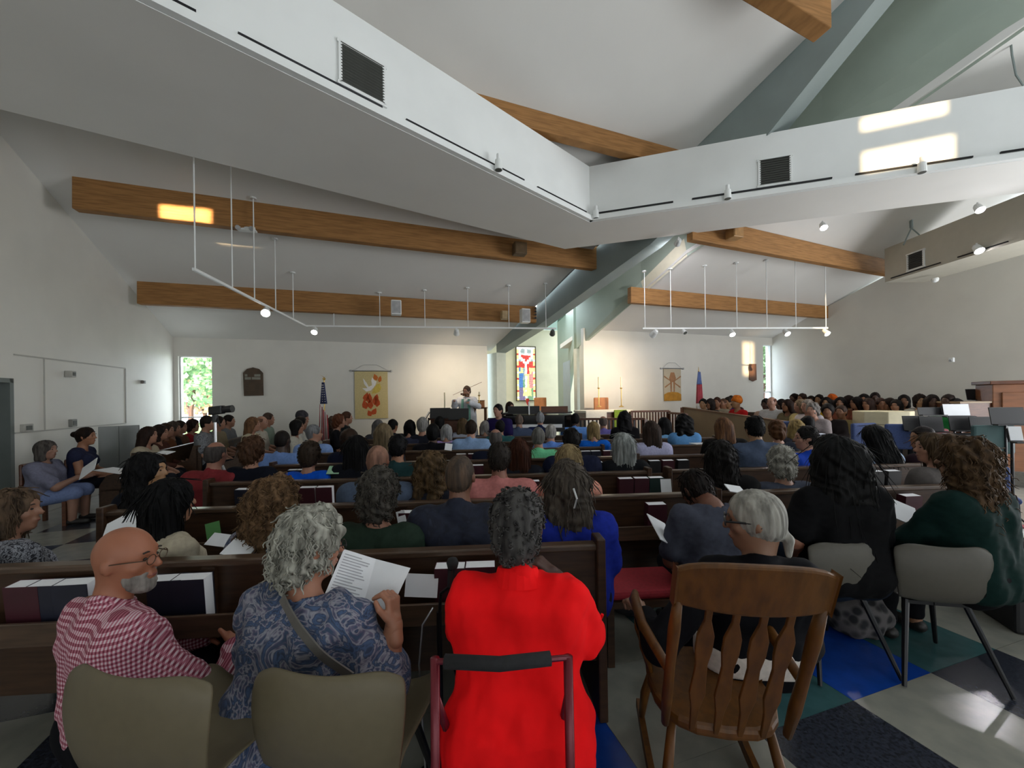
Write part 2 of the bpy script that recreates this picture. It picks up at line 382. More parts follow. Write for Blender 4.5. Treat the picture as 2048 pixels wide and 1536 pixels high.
up_slab('ceiling', roof_poly(zR, [CR+E1*.3+E2*.25, e0]+edge_+[hipB(dmaxR)+bside*.3, CR+E1*.3-E2*dmaxR]), M_ceil)
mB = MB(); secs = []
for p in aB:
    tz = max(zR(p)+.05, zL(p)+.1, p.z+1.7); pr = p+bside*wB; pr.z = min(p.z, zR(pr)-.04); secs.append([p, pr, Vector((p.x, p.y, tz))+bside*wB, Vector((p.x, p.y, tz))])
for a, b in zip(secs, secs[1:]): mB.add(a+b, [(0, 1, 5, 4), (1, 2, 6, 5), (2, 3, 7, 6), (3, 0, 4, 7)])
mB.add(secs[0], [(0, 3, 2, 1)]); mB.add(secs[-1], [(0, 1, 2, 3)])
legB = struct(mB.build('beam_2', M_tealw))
q0 = aB[0]
MB().prism([q0, q0+bside*wB, q0+bside*wB-bd*.12, q0-bd*.12], (0, 0, -q0.z)).build('column', mat('white column paint', (0.62, 0.63, 0.58), .55, var=.03), legB)
legB.data.materials.append(mat('lamplit cream underside', (.80, .76, .60), .5, var=.03)); legB.data.polygons[4].material_index = 1  # lamp light on this underside segment painted in as brighter cream
# ridge panel closing the gap between the two legs
rp = MB()
ra = [aA[1], aA[2], aA[4], aA[6]]; rb = [aB[0], aB[1], aB[3], aB[5]]
qs = [Vector((p.x, p.y, max(zL(p), p.z+.4)+.03)) for p in ra]; ws = [Vector((p.x, p.y, max(zR(p), p.z+1.6)+.03)) for p in rb]
for i in range(3): rp.add([qs[i], ws[i], ws[i+1], qs[i+1], qs[i]+UP*.1, ws[i]+UP*.1, ws[i+1]+UP*.1, qs[i+1]+UP*.1], [(0, 1, 2, 3), (4, 7, 6, 5), (0, 4, 5, 1), (2, 6, 7, 3)])
struct(rp.build('ceiling', M_ceil))
# --- chancel niche behind the legs
nb = Vector((-1.2, 13.9, 0)); NB = lambda t, z=0: nb+E1*t+UP*z
nz = 4.1
struct(MB().prism([NB(-.5), NB(4.4), NB(4.4, nz), NB(-.5, nz)], E2*.2).build('wall_chancel', M_cream))
M_sky = bpy.data.materials.new('tinted skylight glass'); M_sky.use_nodes = True
_q = M_sky.node_tree; _q.nodes.remove(_q.nodes['Principled BSDF']); _tt = _q.nodes.new('ShaderNodeBsdfTransparent'); _tt.inputs[0].default_value = (.30, .35, .31, 1); _q.links.new(_tt.outputs[0], _q.nodes['Material Output'].inputs[0])
struct(MB().prism([NB(-.4, nz+.02)+E2*.1, NB(3.2, nz+.02)+E2*.1, NB(2.95, nz+.02)-E2*2.5, NB(.9, nz+.02)-E2*2.5], (0, 0, .02)).build('window_3', M_sky))
lft = p0-hdir*.7
struct(MB().prism([lft, NB(-.4), NB(-.4, nz), lft+UP*3.0], -E1*.15).build('wall_chancel', M_cream))
rq = q0-bd*.1; rn = W(1116, 760, 13.4); rn.z = 0
struct(MB().prism([rq, rn, rn+UP*nz, rq+UP*4.1], E1*.12).build('wall_chancel', M_tealw))
def on_fin(px):
    u, _ = ray(px, 760); k = (u*rq.y-rq.x)/((rn.x-rq.x)-u*(rn.y-rq.y)); q = rq.lerp(rn, k); q.z = 0; return q
fa, fb = on_fin(1141), on_fin(1127); fo_ = (rn-rq).normalized(); fo_ = Vector((-fo_.y, fo_.x, 0))*.02
struct(MB().prism([fa+fo_, fb+fo_, fb+fo_+UP*2.7, fa+fo_+UP*2.7], -fo_*.5).build('door_2', mat('pale blue door', (0.42, 0.50, 0.56), .5, var=.03)))
# --- timber beams
def beam(name, lb, lt_, rb_, rt_, th=.16):
    d = (rb_-lb).normalized(); n = Vector((-d.y, d.x, 0)).normalized()
    return struct(MB().prism([lb, rb_, rt_, lt_], n*th).build(name, M_beam, bevel=.012))
def beam_px(name, l, yl0, yl1, zl, r, yr0, yr1, zr, th=.16, ext=0):
    a, b = W(l, yl1, zl), W(r, yr1, zr); at, bt = W(l, yl0, zl), W(r, yr0, zr)
    return beam(name, a, at, b, bt, th)
b1 = beam_px('beam_3', 143, 348, 416, 5.95, 1217, 496, 541, 9.05)
b2 = beam_px('beam_4', 273, 559, 607, 7.95, 1073, 613, 645, 10.5)
def boltrow(p_list, par):
    m = MB()
    for p in p_list: m.tube([p, p-Vector((0, .03, 0))], .018, 6)
    m.build('bolt', M_blackm, par)
for y in (503, 512, 521, 530): MB().tube([W(1216, y, 8.99), W(1216, y, 8.93)], .03, 6).build('bolt', M_blackm, b1)
for y in (617, 623, 629, 636): MB().tube([W(1071, y, 10.44), W(1071, y, 10.38)], .03, 6).build('bolt', M_blackm, b2)
pL, pR = WP(945, 183, zL), WP(1362, 300, zL)
dd = (pR-pL).normalized(); pl2 = pL-dd*2.5
beam('beam_5', pl2-UP*.30, pl2, pR-UP*.30, pR, .17)
def beam_r(name, l, yl0, yl1, r, yr0, yr1):
    kl, kr = WP(l, yl0, zR).y-.03, WP(r, yr0, zR).y-.03
    return beam_px(name, l, yl0, yl1, kl, r, yr0, yr1, kr, .14)
b6 = beam_r('beam_6', 1385, 428, 479, 1790, 523, 552)
b7 = beam_r('beam_7', 1262, 573, 605, 1657, 612, 636)
e1_, e2_ = W(1470, -66, 4.35), W(1664, 55, 4.75)
beam('beam_8', e1_, e1_+UP*.5, e2_, e2_+UP*.5, .22)
e3, e4 = W(2030, 395, 8.0), W(1910, 400, 9.0)
beam('beam_9', W(1905, 412, 8.8), W(1880, 392, 8.8), W(1985, 425, 9.2), W(1985, 396, 9.2), .15)

# --- suspended light ring: two sides of the hexagon
ZR0, ZR1 = 4.6, 5.56
ci, co = WH(1180, 445, ZR0), WH(1130, 498, ZR0)
li, lo_ = WH(270, 0, ZR0), WH(390, 315, ZR0)
ri, ro = WH(2048, 320, ZR0), WH(2048, 385, ZR0)
LI = ci+(li-ci)*1.75; LO = co+(lo_-co)*1.62; RI = ci+(ri-ci)*1.35; RO = co+(ro-co)*1.32
h = Vector((0, 0, ZR1-ZR0))
ring = struct(MB().add([ci, co, LO, LI, ci+h, co+h, LO+h, LI+h, RI, RO, RI+h, RO+h],
   [(3, 2, 1, 0), (0, 1, 9, 8), (4, 5, 6, 7), (10, 11, 5, 4), (0, 4, 7, 3), (8, 10, 4, 0), (1, 2, 6, 5), (9, 1, 5, 11), (2, 3, 7, 6), (8, 9, 11, 10)]).build('ceiling_ring', M_white))
ring.data.materials.append(M_ceil)
for f in ring.data.polygons:
    if abs(f.normal.z) > .5: f.material_index = 1
nl = Vector((-(ci-li).y, (ci-li).x, 0)).normalized(); nl = nl if nl.dot(Vector((3, 1, 0))-ci) > 0 else -nl       # inward normals
nr = Vector((-(ci-ri).y, (ci-ri).x, 0)).normalized(); nr = nr if nr.dot(Vector((3, 1, 0))-ci) > 0 else -nr
for nm, a, b, n in (('l', ci, LI, nl), ('r', ci, RI, nr)):
    MB().prism([a+UP*.005, b+UP*.005, b+UP*.06, a+UP*.06], n*.06).build('cove_lip', M_white, ring)
    MB().prism([a+UP*.005+n*.06, b+UP*.005+n*.06, b+UP*.085+n*.06, a+UP*.085+n*.06], n*.012).build('cove_lip', M_white, ring)
    d = (b-a).normalized(); L = (b-a).length; s = .12
    k = 0
    while s < L:
        e = min(s+random.Random(k+len(nm)).uniform(1.1, 1.9), L); MB().bar(a+d*s+UP*.135+n*.012, a+d*e+UP*.135+n*.012, .024, .022).build('light_track', M_blackm, ring); s = e+.28; k += 1
def vent(c, d, n, hw, hh, label, m_f, k=10):
    v = empty('air_vent', c, 0, label, 'vent')
    MB().obox((0, 0, 0), d, n, UP, hw, .006, hh).build('backing', M_back, v)
    f = MB(); w = .03
    f.obox(UP*hh, d, n, UP, hw+w, .02, w*.6); f.obox(-UP*hh, d, n, UP, hw+w, .02, w*.6); f.obox(d*hw, d, n, UP, w*.6, .02, hh); f.obox(-d*hw, d, n, UP, w*.6, .02, hh)
    f.build('vent_frame', m_f, v, bevel=.004)
    me = MB().obox((0, 0, 0), d, (n+UP*.5).normalized(), (UP-n*.5).normalized(), hw*.98, .012, .003).mesh('slat'); me.materials.append(M_grille)
    for i in range(k):
        o = bpy.data.objects.new('slat', me); COL.objects.link(o); o.parent = v; o.location = UP*(-hh+(i+.5)*2*hh/k)+n*.014
cL = on_side(725, 150, ci, li, nl); dl = (ci-li).normalized(); drr = (ri-ci).normalized()
A_, B_ = on_side(684, 150, ci, li, nl), on_side(770, 150, ci, li, nl); zt_, zb_ = on_side(725, 118, ci, li, nl), on_side(725, 190, ci, li, nl)
vent(cL+nl*.004, dl, nl, (A_-B_).length/2-.03, (zt_.z-zb_.z)/2+.02, 'large grey louvred vent on the left white ring face', M_white, 14)
cR = on_side(1549, 343, ci, ri, nr); A_, B_ = on_side(1514, 343, ci, ri, nr), on_side(1585, 343, ci, ri, nr)
vent(cR+nr*.004, drr, nr, (A_-B_).length/2-.03, .20, 'square grey louvred vent on the right white ring face', M_white, 12)
# --- second suspended box by the right wall
xa, xb = W(1770, 565, 8.9), W(2048, 452, 6.5)
xb.z = xa.z; zt2 = W(1770, 498, 8.9).z
d2 = (xb-xa).normalized(); n2 = Vector((d2.y, -d2.x, 0)); n2 = n2 if n2.x < 0 else -n2
xb = xb+d2*1.5
box2 = struct(MB().prism([xa, xb, xb+UP*(zt2-xa.z), xa+UP*(zt2-xa.z)], -n2*.9).build('ceiling_box', mat('beige soffit paint', (0.50, 0.475, 0.40), .6, var=.02)))
s = .15
for L in (1.0, .75, 1.2): MB().bar(xa+d2*s+UP*.05+n2*.012, xa+d2*(s+L)+UP*.05+n2*.012, .02, .02).build('light_track', M_blackm, box2); s += L+.3
cc = on_side(1832, 521, xa, xb, n2); vent(cc+n2*.004, d2, n2, .16, .17, 'small dark vent on the beige suspended box', M_white, 9)
# hangers
def yhanger(topp, knot, a, b, label):
    hgr = empty('ceiling_hanger', knot, 0, label, 'hanger')
    MB().tube([topp-knot, Vector((0, 0, 0))], .03, 8).build('rod', M_teal, hgr)
    for q in (a, b): MB().tube([Vector((0, 0, 0)), q-knot], .013, 6).build('strut', M_teal, hgr)
kn = W(1514, 246, 6.35); yhanger(W(1514, 148, 6.35), kn, W(1498, 278, 6.35), W(1532, 274, 6.35), 'grey Y shaped hanger rod above the white ring')
kn = W(1823, 456, 8.3); yhanger(W(1822, 432, 8.3), kn, W(1807, 490, 8.3), W(1839, 470, 8.3), 'grey Y shaped hanger above the beige box')
kn = W(2036, 168, 5.2); cd = empty('hanging_cable', kn, 0, 'thin grey cable hanging at the upper right of the roof', 'cable')
MB().tube([W(2018, 50, 5.2)-kn, W(2024, 110, 5.2)-kn, W(2032, 150, 5.2)-kn, W(2056, 185, 5.2)-kn], .012, 6).build('cable', M_teal, cd)

# --- outside: lawn, trees seen through the corner windows
struct(MB().box(-30, 30, 19, 60, -.6, -.3).build('lawn', mat('sunlit lawn', (0.25, 0.42, 0.12), .9, var=.15, scale=2)))
def tree(name, x, y, hh, cr, label, c):
    t = empty(name, (x, y, -.4), 0, label, 'tree')
    MB().tube([(0, 0, 0), (.05, 0, hh*.3), (.25, .1, hh*.6)], [.16, .11, .06], 8).build('trunk', M_walnut, t)
    MB().tube([(.03, 0, hh*.25), (-.5, .1, hh*.55)], [.09, .05], 8).build('branch', M_walnut, t)
    r = random.Random(int(x*10)); lf = MB()
    for _ in range(2600):
        a, b, q = r.uniform(0, 6.283), math.asin(r.uniform(-1, 1)), r.random()**.4
        c0 = Vector((math.cos(a)*math.cos(b)*cr*q, math.sin(a)*math.cos(b)*cr*q, hh*.72+math.sin(b)*cr*.8*q))
        d = Vector((r.gauss(0, 1), r.gauss(0, 1), r.gauss(0, 1))).normalized(); e = d.orthogonal().normalized(); z = .16
        lf.add([c0-d*z, c0+e*z*.6, c0+d*z, c0-e*z*.6], [(0, 1, 2, 3)])
    o = lf.build('foliage', mat('leaves '+name+str(int(x)), c, .7, var=.3, scale=3), t); o['kind'] = 'stuff'
tree('garden_tree', -16.5, 20.5, 5.4, 2.6, 'leafy green tree outside the left corner window', (0.42, 0.68, 0.34))
tree('garden_tree', 12.8, 20.5, 5.6, 2.4, 'leafy green tree outside the narrow right corner window', (0.36, 0.56, 0.26))
tree('garden_tree', -20, 26, 4.5, 2.6, 'pale orange tinted shrub tree behind the left window tree', (0.85, 0.60, 0.42))
# ================================================================== PEOPLE: smooth blended bodies grown from joints
class Field:
    def __init__(s, lo, hi, h):
        s.lo = np.array(lo, np.float32); s.h = h
        n = np.ceil((np.array(hi)-np.array(lo))/h).astype(int)+1
        s.ax = [(s.lo[i]+h*np.arange(n[i])).astype(np.float32) for i in range(3)]
        s.f = np.full(n, 0.3, np.float32)
    def _sub(s, lo, hi, pad):
        sl, xs = [], []
        for i in range(3):
            a = max(0, int((lo[i]-pad-s.lo[i])/s.h)); b = min(len(s.ax[i]), int((hi[i]+pad-s.lo[i])/s.h)+2)
            if b <= a: return None, None
            sl.append(slice(a, b)); xs.append(s.ax[i][a:b])
        return tuple(sl), (xs[0][:, None, None], xs[1][None, :, None], xs[2][None, None, :])
    def op(s, kind, sl, d, k):
        f = s.f[sl]
        if kind == '+':
            if k > 0:
                hh = np.clip(.5+.5*(f-d)/k, 0, 1); s.f[sl] = f*(1-hh)+d*hh-k*hh*(1-hh)
            else: s.f[sl] = np.minimum(f, d)
        else:
            d = -d
            if k > 0:
                hh = np.clip(.5-.5*(f-d)/k, 0, 1); s.f[sl] = f*(1-hh)+d*hh+k*hh*(1-hh)
            else: s.f[sl] = np.maximum(f, d)
    def cap(s, p0, p1, r0, r1=None, k=.03, kind='+'):
        r1 = r0 if r1 is None else r1; p0 = np.array(p0, np.float32); p1 = np.array(p1, np.float32); rm = max(r0, r1)
        sl, (x, y, z) = s._sub(np.minimum(p0, p1)-rm, np.maximum(p0, p1)+rm, k+2*s.h) if True else 0
        if sl is None: return s
        d = p1-p0; L2 = float(d@d)+1e-9
        t = np.clip(((x-p0[0])*d[0]+(y-p0[1])*d[1]+(z-p0[2])*d[2])/L2, 0, 1)
        q = np.sqrt((x-p0[0]-t*d[0])**2+(y-p0[1]-t*d[1])**2+(z-p0[2]-t*d[2])**2)-(r0+(r1-r0)*t)
        s.op(kind, sl, q, k); return s
    def ell(s, c, r, k=.02, kind='+', rot=None):
        c = np.array(c, np.float32); rm = max(r)
        sl, g = s._sub(c-rm, c+rm, k+2*s.h)
        if sl is None: return s
        x, y, z = g[0]-c[0], g[1]-c[1], g[2]-c[2]
        if rot is not None:
            x, y, z = (rot[0][0]*x+rot[1][0]*y+rot[2][0]*z, rot[0][1]*x+rot[1][1]*y+rot[2][1]*z, rot[0][2]*x+rot[1][2]*y+rot[2][2]*z)
        k0 = np.sqrt((x/r[0])**2+(y/r[1])**2+(z/r[2])**2); k1 = np.sqrt((x/r[0]**2)**2+(y/r[1]**2)**2+(z/r[2]**2)**2)+1e-6
        s.op(kind, sl, k0*(k0-1)/k1, k); return s
    def cut(s, c, n, k=.01):
        """keep the side the normal points away from"""
        x, y, z = s.ax[0][:, None, None], s.ax[1][None, :, None], s.ax[2][None, None, :]
        d = (x-c[0])*n[0]+(y-c[1])*n[1]+(z-c[2])*n[2]
        s.op('-', (slice(None),)*3, -d+0*s.f, k); return s
    def mesh(s):
        f = s.f; f[0] = f[-1] = .1; f[:, 0] = f[:, -1] = .1; f[:, :, 0] = f[:, :, -1] = .1
        sg = f < 0
        c = np.zeros(tuple(n-1 for n in f.shape), np.int8)
        for a in (0, 1):
            for b in (0, 1):
                for d in (0, 1): c += sg[a:f.shape[0]-1+a, b:f.shape[1]-1+b, d:f.shape[2]-1+d]
        act = (c > 0) & (c < 8); I = np.argwhere(act)
        idx = np.full(act.shape, -1, np.int32); idx[act] = np.arange(len(I), dtype=np.int32)
        acc = np.zeros((len(I), 3)); cnt = np.zeros(len(I))
        val = {}
        for a in (0, 1):
            for b in (0, 1):
                for d in (0, 1): val[a, b, d] = f[I[:, 0]+a, I[:, 1]+b, I[:, 2]+d]
        for ax in range(3):
            for u in (0, 1):
                for w in (0, 1):
                    o0 = [u, w]; o0.insert(ax, 0); o1 = [u, w]; o1.insert(ax, 1)
                    A, B = val[tuple(o0)], val[tuple(o1)]; m = (A < 0) != (B < 0)
                    t = np.where(m, A/np.where(m, A-B, 1), 0)
                    for q in range(3): acc[:, q] += m*(o0[q]+(t if q == ax else 0))
                    cnt += m
        V = s.lo+(I+acc/cnt[:, None])*s.h
        Q = []
        for ax in range(3):
            a = [slice(None)]*3; b = [slice(None)]*3; a[ax] = slice(0, -1); b[ax] = slice(1, None)
            o = [i for i in range(3) if i != ax]
            for i in o: a[i] = slice(1, -1); b[i] = slice(1, -1)
            A, B = sg[tuple(a)], sg[tuple(b)]; E = np.argwhere(A != B)
            if not len(E): continue
            fl = A[E[:, 0], E[:, 1], E[:, 2]]
            E = E.copy()
            for i in o: E[:, i] += 1
            def at(du, dw):
                P = E.copy(); P[:, o[0]] += du; P[:, o[1]] += dw; return idx[P[:, 0], P[:, 1], P[:, 2]]
            q = np.stack([at(-1, -1), at(0, -1), at(0, 0), at(-1, 0)], 1)
            if ax == 1: fl = ~fl
            q = np.where(fl[:, None], q, q[:, ::-1]); Q.append(q)
        return V, np.concatenate(Q)
def vnormals(V, Q):
    n = np.cross(V[Q[:, 2]]-V[Q[:, 0]], V[Q[:, 3]]-V[Q[:, 1]]); N = np.zeros_like(V)
    for i in range(4): np.add.at(N, Q[:, i], n)
    return N/(np.linalg.norm(N, axis=1, keepdims=True)+1e-9)
_rg = np.random.RandomState(5)
_KD = _rg.normal(size=(6, 12, 3)); _PH = _rg.uniform(0, 6.28, (6, 12))
def wob(V, sc, seed=0):
    """smooth pseudo noise, about -1..1"""
    K, P = _KD[seed % 6], _PH[seed % 6]; o = np.zeros(len(V))
    for k, p in zip(K, P): o += np.sin(V@(k*sc)+p)
    return o/3.5
def rotz(a): return np.array([[math.cos(a), -math.sin(a), 0], [math.sin(a), math.cos(a), 0], [0, 0, 1]])
def rotx(a): return np.array([[1, 0, 0], [0, math.cos(a), -math.sin(a)], [0, math.sin(a), math.cos(a)]])
def roty(a): return np.array([[math.cos(a), 0, math.sin(a)], [0, 1, 0], [-math.sin(a), 0, math.cos(a)]])

def skeleton(top=1.25, lean=.05, w=1.0, fat=1.0, arms=None, turn=0.0, nod=0.0, tilt=0.0, stand=False, knees=None, side=0.0, bow=0.0, hipx=1.0):
    """joints of a figure facing +y; turn / nod / tilt of the head in degrees"""
    A = np.array; J = {'hipx': hipx}
    s = (top-.312+bow*.8)/.99 if not stand else (top-.312)/1.43
    hz = .52*s if not stand else .96*s
    J['s'] = s; J['w'] = w; J['fat'] = fat; J['stand'] = stand
    hip = A([0, 0, hz]); sp = A([math.sin(side), math.sin(lean), math.cos(lean)]); J['hip'] = hip; J['sp'] = sp
    J['belly'] = hip+sp*.16*s; J['chest'] = hip+sp*.33*s; J['sh'] = hip+sp*.455*s; J['neck'] = hip+sp*.50*s
    J['head'] = hip+sp*.47*s+A([0, .035+.1*math.sin(lean)+bow, .207-bow*.8]); J['hrot'] = rotz(R(-turn))@rotx(R(-nod))@roty(R(tilt))
    for sd, n in ((-1, 'L'), (1, 'R')):
        sh = J['sh']+A([sd*.175*w, .0, -.01]); J['S'+n] = sh
        if arms and n in arms: e, wr = [A(q, float) for q in arms[n]]
        else: e, wr = sh+A([sd*.055, .06, -.27*s]), A([sd*.09, .30+.2*math.sin(lean), hz+.10])
        J['E'+n], J['W'+n] = e, wr
        if stand: J['H'+n], J['K'+n], J['A'+n] = A([sd*.09, 0, hz-.02]), A([sd*.1, .02, .5*s]), A([sd*.1, 0, .08])
        else:
            J['H'+n] = A([sd*.09*fat*hipx, .02, hz-.02])
            J['K'+n], J['A'+n] = (A(knees[n][0], float), A(knees[n][1], float)) if knees and n in knees else (A([sd*.12, .43*s, hz-.0]), A([sd*.13, .42*s, .075]))
    return J
def head_sdf(Fd, J, k=.012, ears=True, hs=1.0):
    H, Rm = J['head'], J['hrot']; T = lambda *p: H+Rm@(np.array(p)*hs)
    Fd.ell(T(0, -.004, .022), (.077*hs, .098*hs, .100*hs), k, rot=Rm)
    Fd.ell(T(0, .030, -.048), (.058*hs, .062*hs, .072*hs), .03, rot=Rm)
    Fd.ell(T(0, .066, -.098), (.026*hs, .024*hs, .020*hs), .025, rot=Rm)
    Fd.cap(T(0, .092, .018), T(0, .112, -.022), .009*hs, .014*hs, .014)
    Fd.cap(T(-.03, .080, .030), T(.03, .080, .030), .014*hs, .014*hs, .02)
    for sx in (-1, 1):
        Fd.ell(T(sx*.031, .098, .008), (.017*hs, .012*hs, .011*hs), .012, '-', rot=Rm)
        Fd.ell(T(sx*.046, .066, -.020), (.022*hs, .02*hs, .018*hs), .02, rot=Rm)
        if ears: Fd.ell(T(sx*.079, -.006, -.004), (.010*hs, .021*hs, .031*hs), .006, rot=Rm@rotz(sx*.35))
    Fd.cap(T(-.016, .094, -.056), T(.016, .094, -.056), .008*hs, .008*hs, .008)
    Fd.cap(T(-.013, .092, -.069), T(.013, .092, -.069), .008*hs, .008*hs, .008)
    Fd.cap(T(0, -.03, -.07), J['neck']+J['sp']*.02, .052, .056*J['w'], .04)
def hand_sdf(Fd, wr, d, up, sd, curl=.6, sc=1.0):
    """palm, four fingers and a thumb; d points along the hand, up is the back of the hand, sd = +1 / -1 for the thumb side"""
    d = d/np.linalg.norm(d); x = np.cross(d, up); x /= np.linalg.norm(x); up = np.cross(x, d); P = lambda a, b, c: wr+(d*a+x*b+up*c)*sc
    for b in (-.028, -.009, .010, .028): Fd.cap(P(.01, b*.7, 0), P(.085, b, 0), .0135*sc, .012*sc, .012)
    for b, L in ((-.030, .058), (-.010, .072), (.010, .078), (.030, .070)):
        b2 = b*sd; a1 = curl*.7; a2 = curl*1.7
        k1 = (.085, b2, .0); k2 = (.085+L*.5*math.cos(a1), b2, -L*.5*math.sin(a1)); k3 = (k2[0]+L*.5*math.cos(a2), b2, k2[2]-L*.5*math.sin(a2))
        Fd.cap(P(*k1), P(*k2), .0100*sc, .0092*sc, .006); Fd.cap(P(*k2), P(*k3), .0092*sc, .0078*sc, .003)
    t1 = (.03, .030*sd, -.008); t2 = (.065, .056*sd, -.022); t3 = (.090, .052*sd, -.036)
    Fd.cap(P(*t1), P(*t2), .0135*sc, .0105*sc, .010); Fd.cap(P(*t2), P(*t3), .0105*sc, .0085*sc, .003)
def torso_sdf(Fd, J, g=0.0, k=.08, bust=0.0, hipx=1.0):
    A = np.array; s, w, f = J['s'], J['w'], J['fat']; X = A([1, 0, 0])
    def bar(c, hw, r, dy=0): c = c+A([0, dy, 0]); Fd.cap(c-X*hw, c+X*hw, r, r, k)
    bar(J['sh']-J['sp']*.045*s, .125*w, .068+g, .0); bar(J['chest'], .085*w*f, .105*f**.5+g, .02)
    bar(J['belly'], .07*w*f, .105*f+g, .025); bar(J['hip']+A([0, 0, .02]), .085*f*hipx*J['hipx'], .115*f**.7*J['hipx']**.3+g, .01)
    for n in 'LR':
        Fd.cap(J['neck']+A([0, -.005, -.015]), J['S'+n], .048+g*.8, .058+g*.7, .05)
    if bust:
        for sx in (-1, 1): Fd.ell(J['chest']+A([sx*.075, .105, -.01]), (.07+g, .06+g, .07+g), .05)
def arm_sdf(Fd, J, n, g=0.0, upto=2.0, k=.03):
    S_, E_, W_ = J['S'+n], J['E'+n], J['W'+n]; f = J['fat']**.5
    if upto <= 1: Fd.cap(S_, S_+(E_-S_)*upto, .054*f+g, .050*f+g*1.5, .05)
    else:
        Fd.cap(S_, E_, .053*f+g, .044*f+g, .05); t = upto-1; Fd.cap(E_, E_+(W_-E_)*t, .043*f+g, (.043-.014*t)*f+g, k)
def leg_sdf(Fd, J, n, g=0.0, upto=2.0, k=.05):
    f = J['fat']**.7
    Fd.cap(J['H'+n], J['K'+n], .085*f+g, .058*f+g, k)
    if upto > 1: t = upto-1; Fd.cap(J['K'+n], J['K'+n]+(J['A'+n]-J['K'+n])*t, .055*f+g, (.055-.018*t)*f+g, k)
def bounds(J, pad=.16):
    P = np.array([J[k] for k in J if k[0] in 'SEWHKA' and len(k) == 2 and k[1] in 'LR']+[J['head'], J['hip']]); lo, hi = P.min(0)-pad, P.max(0)+pad
    hi[2] = max(hi[2], J['head'][2]+.16); lo[2] = -.01; hi[1] += .16; return lo, hi
def shoe_sdf(Fd, J, n, g=.0):
    a = J['A'+n]; d = np.array([0, 1, 0.0]); t = a+np.array([0, .15, -.04])
    Fd.cap(a+np.array([0, -.03, -.035]), t, .036+g, .030+g, .02)
def body_mesh(J, h, hands=None, dress=False):
    Fd = Field(*bounds(J), h); torso_sdf(Fd, J, -.012)
    for n in 'LR':
        arm_sdf(Fd, J, n); leg_sdf(Fd, J, n); shoe_sdf(Fd, J, n, -.008)
    head_sdf(Fd, J)
    for n in 'LR':
        if not (hands and n in hands):
            d = J['W'+n]-J['E'+n]; d = d/np.linalg.norm(d)*.6+np.array([0, .5, -.25])
            if h > .012: d /= np.linalg.norm(d); Fd.cap(J['W'+n], J['W'+n]+d*.085, .030, .026, .02); Fd.cap(J['W'+n]+d*.08, J['W'+n]+d*.15, .022, .012, .02)
            else: hand_sdf(Fd, J['W'+n], d, np.array([0, .3, 1]), 1 if n == 'L' else -1, .5)
    V, Q = Fd.mesh()
    if hands:
        for n, (d, up, sd, curl) in hands.items():
            w = J['W'+n]; F2 = Field(w-.17, w+.17, .0034); dd = np.array(d, float); dd /= np.linalg.norm(dd)
            F2.cap(w-dd*.05, w+dd*.02, .030, .028, .01); hand_sdf(F2, w, dd, np.array(up, float), sd, curl)
            v2, q2 = F2.mesh(); Q = np.concatenate([Q, q2+len(V)]); V = np.concatenate([V, v2])
    return V, Q
def shirt_mesh(J, h, sleeve=.7, g=.014, bust=0, wr=.006, collar=True, length=0.0, seed=0, neckcut=.0, dress=False, sleeves=None):
    lo, hi = bounds(J); Fd = Field(lo, hi, h); torso_sdf(Fd, J, g, bust=bust)
    A = np.array
    if length: Fd.cap(J['hip']+A([-.09*J['fat'], -.03, .0]), J['hip']+A([-.09*J['fat'], -.03, -length]), .12*J['fat'], .13*J['fat'], .08); Fd.cap(J['hip']+A([.09*J['fat'], -.03, 0]), J['hip']+A([.09*J['fat'], -.03, -length]), .12*J['fat'], .13*J['fat'], .08)
    Fd.cut(J['hip']-A([0, 0, .08+length]), A([0, 0, -1]), .01)
    for n in 'LR': arm_sdf(Fd, J, n, g+.004, (sleeves or {}).get(n, sleeve))
    if dress:
        for n in 'LR': leg_sdf(Fd, J, n, .03, 1.0)
    nk = J['neck']
    if collar:
        Fd.cap(nk+A([0, -.012, -.01]), nk+J['sp']*.035+A([0, -.004, 0]), .070*J['w']**.5, .066, .02)
        Fd.cut(nk+J['sp']*.045, J['sp']*.85+A([0, .5, 0]), .006)
    else:
        Fd.cap(nk+J['sp']*(.06)+A([0, .03, 0]), nk+J['sp']*(.02-neckcut)+A([0, .015, 0]), .085, .075, .012, '-')
    V, Q = Fd.mesh(); N = vnormals(V, Q)
    V = V+N*(wob(V*A([1, 1, .7]), 26, seed)*wr+wob(V, 60, seed+1)*wr*.3)[:, None]
    return V, Q
def trouser_mesh(J, h, g=.012, upto=1.9):
    Fd = Field(*bounds(J), h); A = np.array; X = A([1, 0, 0])
    Fd.cap(J['hip']-X*.085*J['fat']+A([0, .01, .02]), J['hip']+X*.085*J['fat']+A([0, .01, .02]), .118*J['fat']**.7+.004, None, .05)
    for n in 'LR': leg_sdf(Fd, J, n, g, upto)
    Fd.cut(J['hip']+A([0, 0, .09]), A([0, 0, 1]), .01)
    V, Q = Fd.mesh(); N = vnormals(V, Q); return V+N*(wob(V, 24)*.004)[:, None], Q
def shoe_mesh(J, h, n):
    a = J['A'+n]; Fd = Field(a-np.array([.08, .1, .12]), a+np.array([.08, .26, .06]), h); shoe_sdf(Fd, J, n, .004)
    Fd.cut((0, 0, .002), (0, 0, -1), .003)
    return Fd.mesh()
